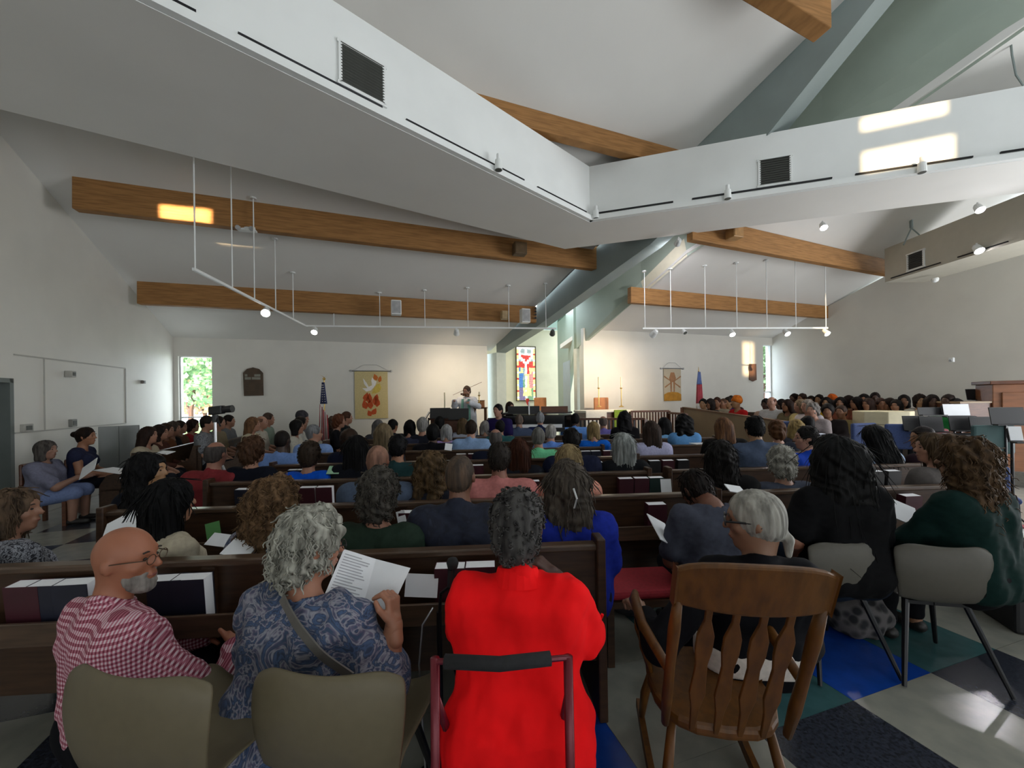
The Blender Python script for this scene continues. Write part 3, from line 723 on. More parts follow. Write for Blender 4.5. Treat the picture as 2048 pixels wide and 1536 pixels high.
# ---- hair, in the head's own frame (face towards +y)
def hair_mesh(style, h, seed=0, L=.30, vol=1.0):
    A = np.array; lo, hi = A([-.26, -.30, -.20-L]), A([.26, .20, .26]); Fd = Field(lo, hi, h)
    def face(rx=.072, y=.115, z=-.045, rz=.105, ry=.095, k=.012): Fd.ell((0, y, z), (rx, ry, rz), k, '-')
    base = lambda g=0.0: Fd.ell((0, -.010, .026), (.083+g, .104+g, .106+g), .01)
    amp, fr, strand, curl = .003, 30, .003, 0.0
    if style == 'short':
        base(.004); Fd.ell((0, -.055, -.035), (.066, .052, .055), .03); face(.078, .125, -.02, .095, .095); Fd.cut((0, 0, -.075), (0, .25, -1), .01)
        for sx in (-1, 1): Fd.ell((sx*.09, .03, -.045), (.03, .05, .05), .01, '-')
        amp = .004; fr = 55
    elif style == 'buzz':
        base(-.003); Fd.ell((0, -.055, -.03), (.062, .048, .05), .03); face(.082, .12, -.02, .10, .10); Fd.cut((0, 0, -.07), (0, .2, -1), .01)
        for sx in (-1, 1): Fd.ell((sx*.09, .03, -.045), (.03, .05, .05), .01, '-')
        amp = .001
    elif style == 'fringe':                       # bald crown
        base(-.001); Fd.ell((0, -.055, -.03), (.064, .048, .05), .03); face(.085, .11, -.01, .12, .11)
        Fd.ell((0, .012, .115), (.068, .105, .085), .012, '-'); Fd.cut((0, 0, -.07), (0, .2, -1), .01)
        for sx in (-1, 1): Fd.ell((sx*.09, .03, -.045), (.03, .05, .05), .01, '-')
        amp = .002; fr = 60
    elif style == 'afro':                          # short dense rounded
        Fd.ell((0, -.012, .030), (.100*vol, .118*vol, .118*vol), .01); Fd.ell((0, -.055, -.045), (.080*vol, .062, .070), .03); face(.075, .135, -.03, .10, .095); amp = .003; fr = 80; strand = 0
    elif style == 'wavyshort':
        Fd.ell((0, -.012, .030), (.100*vol, .116*vol, .120*vol), .01); Fd.ell((0, -.052, -.055), (.088*vol, .070, .085), .03); face(.072, .125, -.045, .115, .085)
        amp = .008; fr = 36; strand = .002; curl = 1
    elif style == 'bob':
        Fd.ell((0, -.012, .026), (.094, .112, .110), .01); Fd.cap((-.035, -.028, -.02), (-.045, -.03, -.115), .062, .058, .04); Fd.cap((.035, -.028, -.02), (.045, -.03, -.115), .062, .058, .04)
        face(.068, .120, -.075, .145, .085); Fd.cut((0, 0, -.15), (0, 0, -1), .015); strand = .004
    elif style in ('long', 'wavy', 'curly', 'frizz'):
        b = {'long': 1.0, 'wavy': 1.1, 'curly': 1.16, 'frizz': 1.3}[style]*vol
        Fd.ell((0, -.012, .028), (.094*b**.6, .112*b**.6, .112*b**.5), .01)
        for sx in (-1, 0, 1): Fd.cap((sx*.045*b, -.045, .0), (sx*.075*b, -.075-.01*b, -.08-L), .066*b, .045*b, .05)
        for sx in (-1, 1): Fd.cap((sx*.07*b, -.01, -.01), (sx*.085*b, -.015, -.10-L*.35), .034*b, .03*b, .04)
        face(.064, .115, -.09, .165, .085)
        if style == 'long': amp, fr, strand = .004, 14, .006
        elif style == 'wavy': amp, fr, strand, curl = .009, 26, .004, .6
        else: amp, fr, strand, curl = .011, 44, .003, 1
    elif style == 'bun':
        base(.006); Fd.ell((0, -.05, -.03), (.068, .055, .06), .03); face(.076, .122, -.03, .10, .092); Fd.ell((0, -.125, .035), (.045, .042, .045), .01); Fd.cut((0, 0, -.08), (0, .25, -1), .01); amp = .003; fr = 50
    elif style == 'pony':
        base(.004); Fd.ell((0, -.05, -.03), (.066, .055, .06), .03); face(.076, .122, -.03, .10, .092); Fd.cut((0, 0, -.09), (0, .25, -1), .01)
        Fd.cap((0, -.098, -.05), (0, -.112, -.075), .017, .020, .01); Fd.cap((0, -.112, -.075), (0, -.105, -.135-L*.3), .020, .009, .012); amp = .002; fr = 40
    elif style == 'head_scarf':
        Fd.ell((0, -.02, .02), (.096, .12, .115), .01); Fd.cap((0, -.05, -.05), (0, -.05, -.15), .08, .10, .04); face(.062, .13, -.03, .085, .09); amp, strand = .004, .002
    elif style == 'headwrap':
        Fd.ell((0, -.02, .055), (.105, .125, .105), .01); Fd.ell((0, -.03, .12), (.07, .085, .06), .03); Fd.cut((0, 0, .0), (0, .35, -1), .01); amp, fr, strand = .006, 30, 0
    elif style == 'cap_tied':
        base(.006); Fd.cut((0, 0, .0), (0, .2, -1), .01)
    V, Q = Fd.mesh(); N = vnormals(V, Q)
    th = np.arctan2(V[:, 0], -V[:, 1]-.02); zz = V[:, 2]
    d = wob(V*A([1, 1, .55 if not curl else 1]), fr, seed)*amp
    if strand: d += strand*.5*(np.sin(th*26+wob(V, 7, seed)*2.5+zz*8)+.6*np.sin(th*53+wob(V, 11, seed+2)*3))
    if curl: d += curl*.006*np.sin(zz*75+wob(V, 16, seed+1)*4+th*9)
    return V+N*d[:, None], Q
def strands(base_V, base_N, n, seed, length, wave, wid=.004, droop=1.0, zmin=-9):
    """clumps of hair as thin tapered ribbons standing just off the hair shell"""
    r = np.random.RandomState(seed); mb = MB(); c = np.array([0, -.02, .02])
    ids = np.where((base_V[:, 2] > zmin) & (base_V[:, 1] < .06))[0]
    for i in r.choice(ids, n):
        p = base_V[i].copy(); nn = base_N[i]; pts = []; ph = r.uniform(0, 6.28); am = wave*r.uniform(.5, 1.3)
        t = np.array([0, 0, -1.0])-nn*(-nn[2]); t = t/(np.linalg.norm(t)+1e-6); sd = np.cross(t, nn)
        LL = length*r.uniform(.5, 1.2); K = 6
        for k in range(K+1):
            a = k/K; pts.append(p+t*LL*a*droop+sd*am*math.sin(ph+a*7)+nn*(.003+am*.6*math.sin(ph*2+a*9)+.004*a))
        mb.tube(pts, [wid*(.5+.5*math.sin(math.pi*min(1, .25+k/K*.75))) for k in range(K+1)], 4, cap=False)
    return np.array(mb.v), np.array(mb.f)

def hair_plus(style, h, L, far):
    V, Q = hair_mesh(style, h, len(style), L)
    k = {'long': (200, .12, .002, .003), 'wavy': (260, .10, .006, .003), 'curly': (360, .05, .009, .003), 'bob': (180, .07, .002, .003), 'short': (220, .026, .003, .003), 'wavyshort': (260, .035, .007, .0032), 'afro': (200, .014, .004, .0034), 'pony': (100, .03, .002, .003)}.get(style)
    if far or not k: return V, Q
    v2, q2 = strands(V, vnormals(V, Q), k[0], 3, k[1], k[2], k[3]); return np.concatenate([V, v2]), np.concatenate([Q, q2+len(V)])
# ---- materials for people
def skin(c): return mat('skin '+c, hexc(c), .5, var=.06, scale=9)
def cloth(c, k='noise', c2=None, sc=45, rough=.85): return mat('cloth %s %s %s' % (c, k, c2), hexc(c), rough, spec=.12, var=.08, scale=sc, kind=k, col2=hexc(c2) if c2 else None, bump=.05)
def hairm(c, c2=None): return mat('hair %s %s' % (c, c2), hexc(c), .62, spec=.14, var=.3, scale=38, stretch=(1, 1, .16), col2=hexc(c2) if c2 else None, bump=.25)
SK = {'l': '9a6f5a', 'p': 'a87c68', 't': '8a5f45', 'd': '4a2f22', 'dd': '36231a', 'a': '96704f'}
M_eye = mat('dark eye', (.012, .008, .006), .2); M_lip = mat('lip skin', (.22, .06, .05), .5); M_brow = mat('eyebrow hair', (.03, .02, .015), .8)
_eye = MB().lathe([(.0001, -.006), (.006, -.004), (.009, 0), (.006, .004), (.0001, .006)], n=8).mesh('eye', True)
_brow = MB().tube([(-.016, 0, -.003), (0, .003, .002), (.016, -.002, 0)], .0035, 5).mesh('eyebrow', True)
_mouth = MB().tube([(-.022, -.006, .001), (-.008, 0, .001), (.008, 0, .001), (.022, -.006, .001)], [.0015, .0042, .0042, .0015], 6).mesh('mouth', True)
def face_parts(par, J):
    H, Rm = J['head'], J['hrot']; e = Matrix(Rm.tolist()).to_euler()
    T = lambda *p: tuple(H+Rm@np.array(p))
    for sx in (-1, 1):
        inst('eye', _eye, M_eye, par, T(sx*.031, .0855, .008), e); inst('eyebrow', _brow, M_brow, par, T(sx*.032, .0925, .034), e)
    inst('mouth', _mouth, M_lip, par, T(0, .1005, -.062), e)
_cache = {}
def cached(key, fn):
    if key not in _cache: _cache[key] = fastmesh(key[0], *fn())
    return _cache[key]
M_shoe = mat('dark shoe leather', (.015, .013, .012), .5)
def hair_child(par, J, me, m, name='hair', off=(0, 0, 0)):
    e = Matrix(J['hrot'].tolist()).to_euler(); return inst(name, me, m, par, tuple(J['head']+J['hrot']@np.array(off)), e)
def person(label, px, py, Z, hair, hc, shirt, pants='1c1e26', sk='l', face=0, turn=0, build='m', sleeve='s', group='people in the pews', rz=None, hc2=None, L=.26, sm=None, baseh=0.0, showface=None, nod=0):
    """generic seated person: head top at photo pixel (px, py), distance Z; face = heading in degrees clockwise from the altar direction"""
    P = W(px, py, Z); top = min(1.36, max(1.10, P.z-baseh)); top = round(top/.03)*.03
    far = Z > 4.4; h = .016 if not far else .022
    lean = .06 if build == 'm' else .09
    key = (build, round(top, 2), turn, h)
    w, ft = (1.12, 1.06) if build == 'm' else ((.99, 1.02) if build == 'f' else (1.2, 1.24))
    J = skeleton(top, lean, w, ft, turn=turn, nod=nod)
    body = cached(('person',)+key+(nod,), lambda: body_mesh(J, h))
    sl = {'s': .72, 'l': 1.92, 'n': .12}[sleeve]
    sh = cached(('shirt', build, round(top, 2), sleeve, h), lambda: shirt_mesh(J, h, sl, bust=1 if build == 'f' else 0, collar=build != 'f', wr=.005))
    tr = cached(('trousers', build, round(top, 2), h), lambda: trouser_mesh(J, h+.004))
    a = R(face); hl = Vector((J['head'][0]*math.cos(a)+J['head'][1]*math.sin(a), -J['head'][0]*math.sin(a)+J['head'][1]*math.cos(a), 0))
    root = inst('person', body, skin(SK.get(sk, sk)), None, (P.x-hl.x, P.y-hl.y, baseh), (0, 0, -a))
    tag(root, label, 'person', group)
    inst('shirt', sh, sm or cloth(shirt), root); inst('trousers', tr, cloth(pants), root)
    for n in 'LR': inst('shoe', cached(('shoe', build, round(top, 2), n), lambda: shoe_mesh(J, .016, n)), M_shoe, root)
    hr = cached(('hair', hair, round(L, 2), .010 if not far else .014), lambda: hair_plus(hair, .010 if not far else .014, L, far))
    hair_child(root, J, hr, hairm(hc, hc2))
    if showface or (showface is None and abs(face+turn) > 40): face_parts(root, J)
    return root, J
# ================================================================== PEWS AND HYMNALS
ROWZ = [1.98, 2.93, 3.86, 4.85, 5.85, 6.8, 7.75]
def rowZ(i, X): return ROWZ[i-1]+.07*X
ORD = ['nearest', 'second', 'third', 'fourth', 'fifth', 'sixth', 'seventh']
def pew(loc, rz, L, label, rack=True, group='dark wooden pews'):
    p = empty('church_pew', loc, rz, label, 'pew', group)
    MB().box(0, L, 0, .028, .28, .84).build('back_panel', M_pew, p)
    MB().box(0, L, -.02, .05, .835, .868).build('top_rail', M_pewcap, p, bevel=.008)
    MB().box(0, L, 0.02, .42, .375, .41).build('seat', M_pew, p, bevel=.006)
    MB().box(.02, L-.02, .40, .425, .30, .376).build('seat_rail', M_pew, p)
    for x in (0, L-.045):
        MB().prism([(x, -.05, 0), (x, .44, 0), (x, .44, .46), (x, .36, .60), (x, .14, .66), (x, .07, .90), (x, -.04, .90)], (.045, 0, 0)).build('end_panel', M_pew, p, bevel=.008)
    n = max(1, int(L/1.6))
    for k in range(1, n): MB().box(L*k/n-.03, L*k/n+.03, -.022, 0, .10, .835).build('stile', M_pew, p)
    if rack:
        MB().box(.1, L-.1, -.13, 0, .585, .60).build('book_rack', M_pew, p)
        MB().box(.1, L-.1, -.145, -.128, .575, .675).build('rack_lip', M_pewcap, p, bevel=.004)
    return p
for i in range(1, 8):
    xa_, xb_ = (-2.82, .45 if i == 1 else 1.36)
    if i == 1: xa_ = -3.3
    pew((xa_, rowZ(i, xa_), 0), math.atan(.07), (xb_-xa_)/.9976, 'dark wooden pew, %s row, left and centre of the nave' % ORD[i-1])
    if i >= 2:
        xa_, xb_ = 1.52, (3.9 if i == 2 else 4.85 if i < 5 else 4.4 if i == 5 else 3.6)
        pew((xa_, rowZ(i, xa_), 0), math.atan(.07), (xb_-xa_)/.9976, 'dark wooden pew, %s row, right of the nave' % ORD[i-1])
bk_c = {'n': mat('navy hymnal cover', (.012, .014, .03), .5, var=.1), 'm': mat('maroon hymnal cover', (.055, .008, .016), .5, var=.1), 'g': mat('dark green hymnal cover', (.01, .03, .025), .5, var=.1), 'k': mat('black hymnal cover', (.012, .01, .01), .5, var=.1)}
M_page = mat('hymnal page edges', (.86, .87, .90), .8, var=.05, scale=120, stretch=(1, 9, 1))
_bc = MB().box(-.07, .07, -.003, 0, 0, .215).box(-.07, .07, .064, .067, 0, .215).box(-.0715, -.069, -.003, .067, 0, .215).mesh('cover')
_bp = MB().box(-.069, .066, 0, .064, .004, .213).mesh('page_block')
def hymnal(i, px, c, label, dz=0, grp=None, tilt=5):
    u, _ = ray(px, 900); Z = (ROWZ[i-1]-.085)/(1-.07*u); b = empty('hymnal', (u*Z, Z, .601), math.atan(.07)+random.Random(px).uniform(-.05, .05), label, 'book', grp or 'hymnals in the pew racks')
    b.rotation_euler.x = R(tilt)
    inst('cover', _bc, bk_c[c], b); inst('page_block', _bp, M_page, b)
    return b
cn = {'n': 'navy', 'm': 'maroon', 'g': 'dark green', 'k': 'black'}
racks = [(1, [(47, 'm'), (92, 'n'), (143, 'n')], 'left of the bald man in gingham'), (1, [(330, 'n'), (376, 'n')], 'right of the bald man in gingham'), (1, [(897, 'm'), (958, 'm')], 'behind the microphone by the red tunic woman'),
 (2, [(505, 'n')], 'left of the frizzy haired woman'), (2, [(817, 'm')], 'between the green top and the dark shirt'), (2, [(1312, 'm')], 'left of the grey t-shirt'), (2, [(1822, 'm')], 'beside the auburn haired woman'),
 (3, [(486, 'n'), (614, 'm'), (648, 'm')], 'behind the dark red polo shirt'), (3, [(1064, 'm')], 'right of the pink shirt'), (3, [(1251, 'm'), (1282, 'm'), (1312, 'g')], 'right of the peach shirt'), (3, [(1752, 'k'), (1786, 'k')], 'behind the girl in white'),
 (4, [(588, 'n'), (606, 'n')], 'by the bright blue shirt'), (4, [(955, 'm')], 'left of the red brown hair'), (4, [(1194, 'n')], 'left of the silver hair'), (4, [(1309, 'k'), (1336, 'm'), (1366, 'k')], 'right of the silver hair'),
 (5, [(676, 'n'), (692, 'n')], 'left of the long black hair'), (5, [(922, 'm'), (946, 'm')], 'left of the bald grey man in navy'), (5, [(1172, 'n'), (1192, 'n'), (1216, 'm')], 'below the royal blue dress')]
for i, lst, where in racks:
    for k, (px, c) in enumerate(lst):
        w = '' if len(lst) == 1 else (['left', 'right'] if len(lst) == 2 else ['leftmost', 'middle', 'rightmost'])[k]+' '
        hymnal(i, px, c, ('%s%s hymnal in the pew rack %s' % (w, cn[c], where)).strip(), grp='hymnals '+where)
M_grn = mat('bright green leaflet', (.13, .38, .12), .6, var=.05); M_mint = mat('mint green leaflet', (.32, .55, .36), .6, var=.05)
def leaflet(px, py, Z, w, hh, m, label, rot=(-10, 0, 0), name='leaflet'):
    P = W(px, py, Z); o = MB().box(-w/2, w/2, -.002, .002, -hh, 0).build(name, m); o.location = P; o.rotation_euler = tuple(R(a) for a in rot); return tag(o, label, 'leaflet')
leaflet(91, 1130, 1.90, .125, .19, M_mint, 'mint green leaflet standing behind the navy hymnal at far left')
leaflet(512, 980, 3.62, .085, .17, M_grn, 'bright green leaflet in the rack behind the frizzy haired woman', (-10, 8, 20))
leaflet(424, 1045, 2.74, .10, .17, M_grn, 'bright green leaflet tilted in the rack left of the frizzy hair', (-8, -14, 0))
leaflet(450, 1068, 2.70, .14, .10, M_paper, 'white sheet lying behind the green leaflet in the second rack', (-60, 8, 0), 'paper_sheet')
leaflet(800, 1022, 2.78, .06, .18, M_paper, 'white leaflet tilted beside the maroon hymnal by the green top', (-10, -14, 0))
leaflet(845, 1148, 1.86, .15, .10, M_paper, 'white sheet in the nearest pew rack left of the microphone', (-12, 3, 0), 'paper_sheet')
leaflet(1331, 958, 3.80, .10, .16, M_paper, 'white leaflet in the rack left of the dark haired leaning man', (-10, 0, 0))
# ================================================================== CHAIRS
def shell_chair(px, py, Z, rz, m, label, group, ws=1.0):
    """moulded plastic shell chair on four splayed dark legs; (px, py) = middle of the back's top edge"""
    P = W(px, py, Z); c = empty('shell_chair', (P.x, P.y, 0), rz, label, 'chair', group); Hh = P.z
    n, k = 12, 12; V = []; prof = [(.03, Hh, .215), (.015, Hh-.05, .235), (.0, Hh-.13, .238), (-.0, Hh-.22, .228), (.015, Hh-.29, .215), (.05, Hh-.335, .205), (.11, Hh-.355, .205), (.2, Hh-.355, .22), (.32, Hh-.35, .235), (.42, Hh-.34, .235), (.47, Hh-.345, .22), (.49, Hh-.375, .2)]
    for (y, z, hw) in prof:
        for j in range(n+1):
            t = j/n*2-1; wrap = .05*abs(t)**2.2*(1 if z > Hh-.33 else .3); sag = .022*(1-t*t) if z > Hh-.02 else 0
            V.append((t*hw*ws, y+wrap+.0, z-sag+(.045*abs(t)**3 if y > .1 else 0)-(.05*abs(t)**6 if z > Hh-.02 else 0)))
    mb = MB(); mb.add(V, [(a*(n+1)+j, (a+1)*(n+1)+j, (a+1)*(n+1)+j+1, a*(n+1)+j+1) for a in range(len(prof)-1) for j in range(n)])
    o = mb.build('seat_shell', m, c, smooth=True); sol = o.modifiers.new('thickness', 'SOLIDIFY'); sol.thickness = .012; sol.offset = 0; ss = o.modifiers.new('smooth', 'SUBSURF'); ss.levels = 1; ss.render_levels = 1
    for sx in (-1, 1):
        MB().tube([(sx*.14, .12, Hh-.36), (sx*.24, -.02, .008)], [.017, .011], 8).build('leg', M_blackm, c)
        MB().tube([(sx*.14, .36, Hh-.355), (sx*.24, .47, .008)], [.017, .011], 8).build('leg', M_blackm, c)
    MB().bar((-.14, .12, Hh-.368), (.14, .12, Hh-.368), .03, .02).bar((-.14, .36, Hh-.365), (.14, .36, Hh-.365), .03, .02).bar((0, .1, Hh-.366), (0, .38, Hh-.366), .03, .02).build('under_frame', M_blackm, c)
    return c
G_sh = 'moulded shell chairs at the back of the nave'
shell_chair(222, 1352, 1.02, R(-10), M_shell, 'taupe shell chair under the bald man in gingham', G_sh, 1.02)
shell_chair(634, 1350, 1.12, R(-4), M_shell, 'taupe shell chair under the grey haired woman in paisley', G_sh)
shell_chair(1712, 1082, 2.22, R(4), M_shellg, 'grey shell chair under the woman in black', G_sh)
shell_chair(1905, 1090, 2.14, R(-12), M_shellg, 'grey shell chair under the auburn haired woman', G_sh)

# rocking chair
rc = empty('rocking_chair', WH(1455, 1500, .42)*0+Vector((.77, 1.62, 0)), R(-9), 'brown wooden rocking chair with arrow shaped back slats', 'chair')
def rc_seat():
    n = 20; out = [];
    for k in range(n):
        a = 2*math.pi*k/n; out.append((.265*math.copysign(abs(math.cos(a))**.7, math.cos(a)), .24*math.copysign(abs(math.sin(a))**.8, math.sin(a)), .40))
    return MB().prism(out, (0, 0, .045))
rc_seat().build('seat', M_oak, rc, bevel=.015)
tl = .37                                          # recline of the back
def bk(x, h): return Vector((x*(1-.02*h/.7), -.20-h*math.tan(tl)+.035*(1-(x/.27)**2)*-1, .43+h))
crest = []
for k in range(13):
    t = k/12*2-1; x = t*.258
    crest.append((bk(x, .53-.015*(1-t*t)), bk(x, .675+.018*(1-t*t)-.02*abs(t)**6)))
cm = MB(); V = []
for lo_c, hi_c in crest:
    for q, dy in ((lo_c, -.016), (hi_c, -.016), (hi_c, .016), (lo_c, .016)): V.append(q+Vector((0, dy, 0)))
cm.add(V, [(a*4+j, a*4+4+j, a*4+4+(j+1) % 4, a*4+(j+1) % 4) for a in range(12) for j in range(4)]+[(3, 2, 1, 0), (48, 49, 50, 51)])
cm.build('crest_rail', M_oak, rc, bevel=.01, smooth=False)
for sx in (-1, 1): MB().tube([bk(sx*.235, -.01), bk(sx*.238, .12), bk(sx*.24, .28), bk(sx*.24, .42), bk(sx*.238, .545)], [.016, .022, .019, .023, .016], 10).build('back_post', M_oak, rc, smooth=True)
for x in (-.135, -.045, .045, .135):
    ws_ = [(-.01, .010), (.10, .016), (.17, .030), (.22, .026), (.30, .021), (.36, .030), (.42, .030), (.48, .012), (.545, .012)]
    sm_ = MB(); V = []
    for h_, w_ in ws_:
        for sx in (-1, 1):
            for dy in (-.007, .007): q = bk(x, h_); V.append((q.x+sx*w_, q.y+dy, q.z))
    sm_.add(V, [f for a in range(len(ws_)-1) for f in ((a*4, a*4+4, a*4+6, a*4+2), (a*4+1, a*4+3, a*4+7, a*4+5), (a*4, a*4+1, a*4+5, a*4+4), (a*4+2, a*4+6, a*4+7, a*4+3))])
    sm_.build('back_slat', M_oak, rc, bevel=.003)
for sx in (-1, 1):
    MB().tube([bk(sx*.24, .24), (sx*.285, .0, .655), (sx*.29, .2, .66), (sx*.275, .27, .655)], [.018, .024, .028, .02], 8).build('armrest', M_oak, rc, smooth=True)
    for y in (.03, .17): MB().tube([(sx*.24, y, .43), (sx*.275, y+.01, .54), (sx*.285, y+.02, .65)], [.012, .020, .011], 8).build('arm_spindle', M_oak, rc, smooth=True)
    MB().tube([(sx*.19, .17, .41), (sx*.235, .24, .2), (sx*.25, .26, .075)], [.018, .024, .016], 8).build('leg', M_oak, rc, smooth=True)
    MB().tube([(sx*.19, -.15, .41), (sx*.235, -.21, .2), (sx*.25, -.24, .075)], [.018, .024, .016], 8).build('leg', M_oak, rc, smooth=True)
    pts = [(sx*.25, y, .028+.13*(y-.0)**2/.36) for y in [-.55+i*.1 for i in range(10)]]
    rk = MB()
    for a, b in zip(pts, pts[1:]): rk.bar(a, b, .03, .05)
    rk.build('rocker', M_oak, rc)
for y, z in ((.24, .22), (-.2, .22)): MB().tube([(-.23, y, z), (0, y, z), (.23, y, z)], [.010, .017, .010], 8).build('stretcher', M_oak, rc, smooth=True)

rc.scale = (.86, 1, 1)
# rollator (walker with seat) under the woman in red
ro_ = empty('rollator', (W(1000, 1312, 1.10).x, 1.10, 0), R(0), 'dark red rollator walker with black foam back bar under red tunic', 'walker')
xl, xr = W(870, 1318, 1.1).x-ro_.location.x, W(1136, 1312, 1.1).x-ro_.location.x; zb_ar = W(1000, 1314, 1.1).z
MB().tube([(xl+.03, -.015, zb_ar+.0), (0, -.035, zb_ar+.004), (xr-.05, -.015, zb_ar+.004)], .019, 10).build('foam_bar', M_foam, ro_, smooth=True)
MB().tube([(xl, .0, zb_ar-.01), (xl+.03, -.015, zb_ar), (0, -.035, zb_ar+.004), (xr-.03, -.015, zb_ar+.004), (xr, 0, zb_ar-.004)], .008, 8).build('bar_core', M_redmetal, ro_)
for sx, x in ((-1, xl), (1, xr)):
    MB().tube([(x, 0, zb_ar), (x-.0*sx, -.02, .5), (x+.01*sx, -.06, .13)], .013, 8).build('frame_tube', M_redmetal, ro_, smooth=True)
    MB().tube([(x, .0, .78), (x, .25, .45), (x, .42, .13)], .013, 8).build('frame_tube', M_redmetal, ro_, smooth=True)
    MB().tube([(x, .02, .46), (x, .4, .44)], .012, 8).build('seat_tube', M_redmetal, ro_)
    for y in (-.06, .43):
        w = MB().tube([(x-.014, y, .085), (x+.014, y, .085)], .083, 16).build('wheel', M_black, ro_)
        MB().tube([(x-.018, y, .085), (x+.018, y, .085)], .03, 10).build('hub', M_chrome, w)
MB().box(xl+.02, xr-.02, .05, .36, .435, .455).build('seat', M_black, ro_, bevel=.008)

# red cushioned bench and bag
bn = empty('bench', (W(1290, 1085, 2.35).x-.25, 2.33, 0), R(4), 'low dark bench with red cushion under the grey t-shirt', 'bench')
MB().box(0, 1.05, 0, .36, .36, .40).build('seat_board', M_pew, bn); MB().box(.01, 1.04, .01, .35, .40, .455).build('cushion', M_red_fab, bn, bevel=.02)
for x in (.03, .98): MB().box(x, x+.04, .03, .33, 0, .36).build('leg', M_pew, bn)
def lump(name, loc, r, m, label, cat, seed=1):
    Fd = Field((-r[0]*1.5, -r[1]*1.5, -.0), (r[0]*1.5, r[1]*1.5, r[2]*2.4), .02)
    Fd.ell((0, 0, r[2]*.8), r, .02); Fd.ell((r[0]*.3, 0, r[2]*1.1), (r[0]*.6, r[1]*.8, r[2]*.7), .06); Fd.cut((0, 0, .012), (0, 0, -1), .02)
    V, Q = Fd.mesh(); N = vnormals(V, Q); V = V+N*(wob(V, 22, seed)*.012)[:, None]
    o = empty(name, loc, 0, label, cat); inst('bag_body', fastmesh(name, V, Q), m, o)
    MB().tube([(-r[0]*.5, 0, r[2]*1.5), (-r[0]*.3, 0, r[2]*2.1), (r[0]*.3, 0, r[2]*2.1), (r[0]*.5, 0, r[2]*1.5)], .01, 6).build('strap', m, o); return o
lump('hand_bag', WH(1262, 1222, 0.0), (.17, .13, .11), mat('black bag cloth', (.008, .008, .01), .7), 'black soft bag on the floor right of the red tunic', 'bag', 2)
lump('floral_bag', WH(1712, 1262, 0), (.20, .15, .16), mat('dark floral bag cloth', (.10, .09, .09), .8, scale=16, kind='voronoi', col2=(.006, .006, .008)), 'dark floral bag on the floor between the two grey shell chairs', 'bag', 3)

# microphone on a stand by the woman in red
ms = empty('microphone_stand', (W(878, 1200, 1.66).x, 1.66, 0), 0, 'black microphone on thin stand left of the red tunic woman', 'microphone')
g0 = ms.location; tp = W(905, 1128, 1.62)-g0
MB().tube([(0, 0, .02), (0, 0, .72)], .011, 8).build('stand_pole', M_blackm, ms); MB().lathe([(.12, 0), (.12, .012), (.03, .025), (.02, .03)], n=20).build('stand_base', M_blackm, ms)
MB().tube([(0, 0, .70), (.01, -.01, .80), tuple(tp-Vector((.012, .0, .09)))], .007, 8).build('gooseneck', M_blackm, ms)
MB().tube([tp-Vector((.012, 0, .09)), tp-Vector((.004, 0, .02))], [.011, .016], 10).build('mic_handle', M_black, ms); MB().lathe([(.004, -.025), (.02, -.015), (.025, .005), (.018, .022), (.004, .028)], tp, 12).build('mic_head', M_foam, ms, smooth=True)
MB().tube([W(866, 1215, 1.68)-g0, W(845, 1250, 1.66)-g0, W(838, 1330, 1.62)-g0, Vector((-.05, -.05, .01))], .004, 6).build('cable', M_chrome, ms)
# ================================================================== THE NEAR FIGURES
def root_for(P, J, face):
    a = R(face); h = J['head']; return Vector((P.x-(h[0]*math.cos(a)+h[1]*math.sin(a)), P.y-(-h[0]*math.sin(a)+h[1]*math.cos(a)), 0))
def near(label, px, py, Z, face, turn, shirt, pants, sk, hair=None, hm=None, h=.0095, w=1.0, fat=1.0, lean=.08, nod=0, tilt=0, armpx=None, sleeve=.72, hands=None, L=.26, vol=1.0,
         bust=0, collar=False, length=0, sides=None, clump=None, seed=1, group='people on chairs at the back', neckcut=0.0, wr=.007, kn=None, eyes=True, hh=.0075, dress=False, side=0, bow=0.0, hipx=1.0):
    P = W(px, py, Z); top = P.z
    kw = dict(top=top, lean=lean, w=w, fat=fat, turn=turn, nod=nod, tilt=tilt, side=side, bow=bow, hipx=hipx)
    J0 = skeleton(**kw); rt_ = root_for(P, J0, face); a = R(face)
    def loc(q):
        p = W(*q)-rt_; return (p.x*math.cos(a)-p.y*math.sin(a), p.x*math.sin(a)+p.y*math.cos(a), p.z)
    arms = {n: (loc(e), loc(wq)) for n, (e, wq) in (armpx or {}).items()}
    J = skeleton(arms=arms, knees={n: (loc(k), loc(q)) for n, (k, q) in (kn or {}).items()}, **kw)
    def dirl(d): return (d[0]*math.cos(a)-d[1]*math.sin(a), d[0]*math.sin(a)+d[1]*math.cos(a), d[2])
    hd = {n: (dirl(d), dirl(u), s_, c_) for n, (d, u, s_, c_) in (hands or {}).items()}
    root = inst('person', fastmesh('person', *body_mesh(J, h, hd)), sk, None, rt_, (0, 0, -a)); tag(root, label, 'person', group)
    inst('shirt', fastmesh('shirt', *shirt_mesh(J, h, sleeve, bust=bust, collar=collar, length=length, seed=seed, neckcut=neckcut, sleeves=sides, wr=wr, dress=dress)), shirt, root)
    if pants: inst('trousers', fastmesh('trousers', *trouser_mesh(J, h+.003)), pants, root)
    for n in 'LR': inst('shoe', fastmesh('shoe', *shoe_mesh(J, .012, n)), M_shoe, root)
    if hair:
        V, Q = hair_mesh(hair, hh, seed, L, vol)
        if clump:
            v2, q2 = strands(V, vnormals(V, Q), *clump); Q = np.concatenate([Q, q2+len(V)]); V = np.concatenate([V, v2])
        hair_child(root, J, fastmesh('hair', V, Q), hm)
    if eyes: face_parts(root, J)
    return root, J
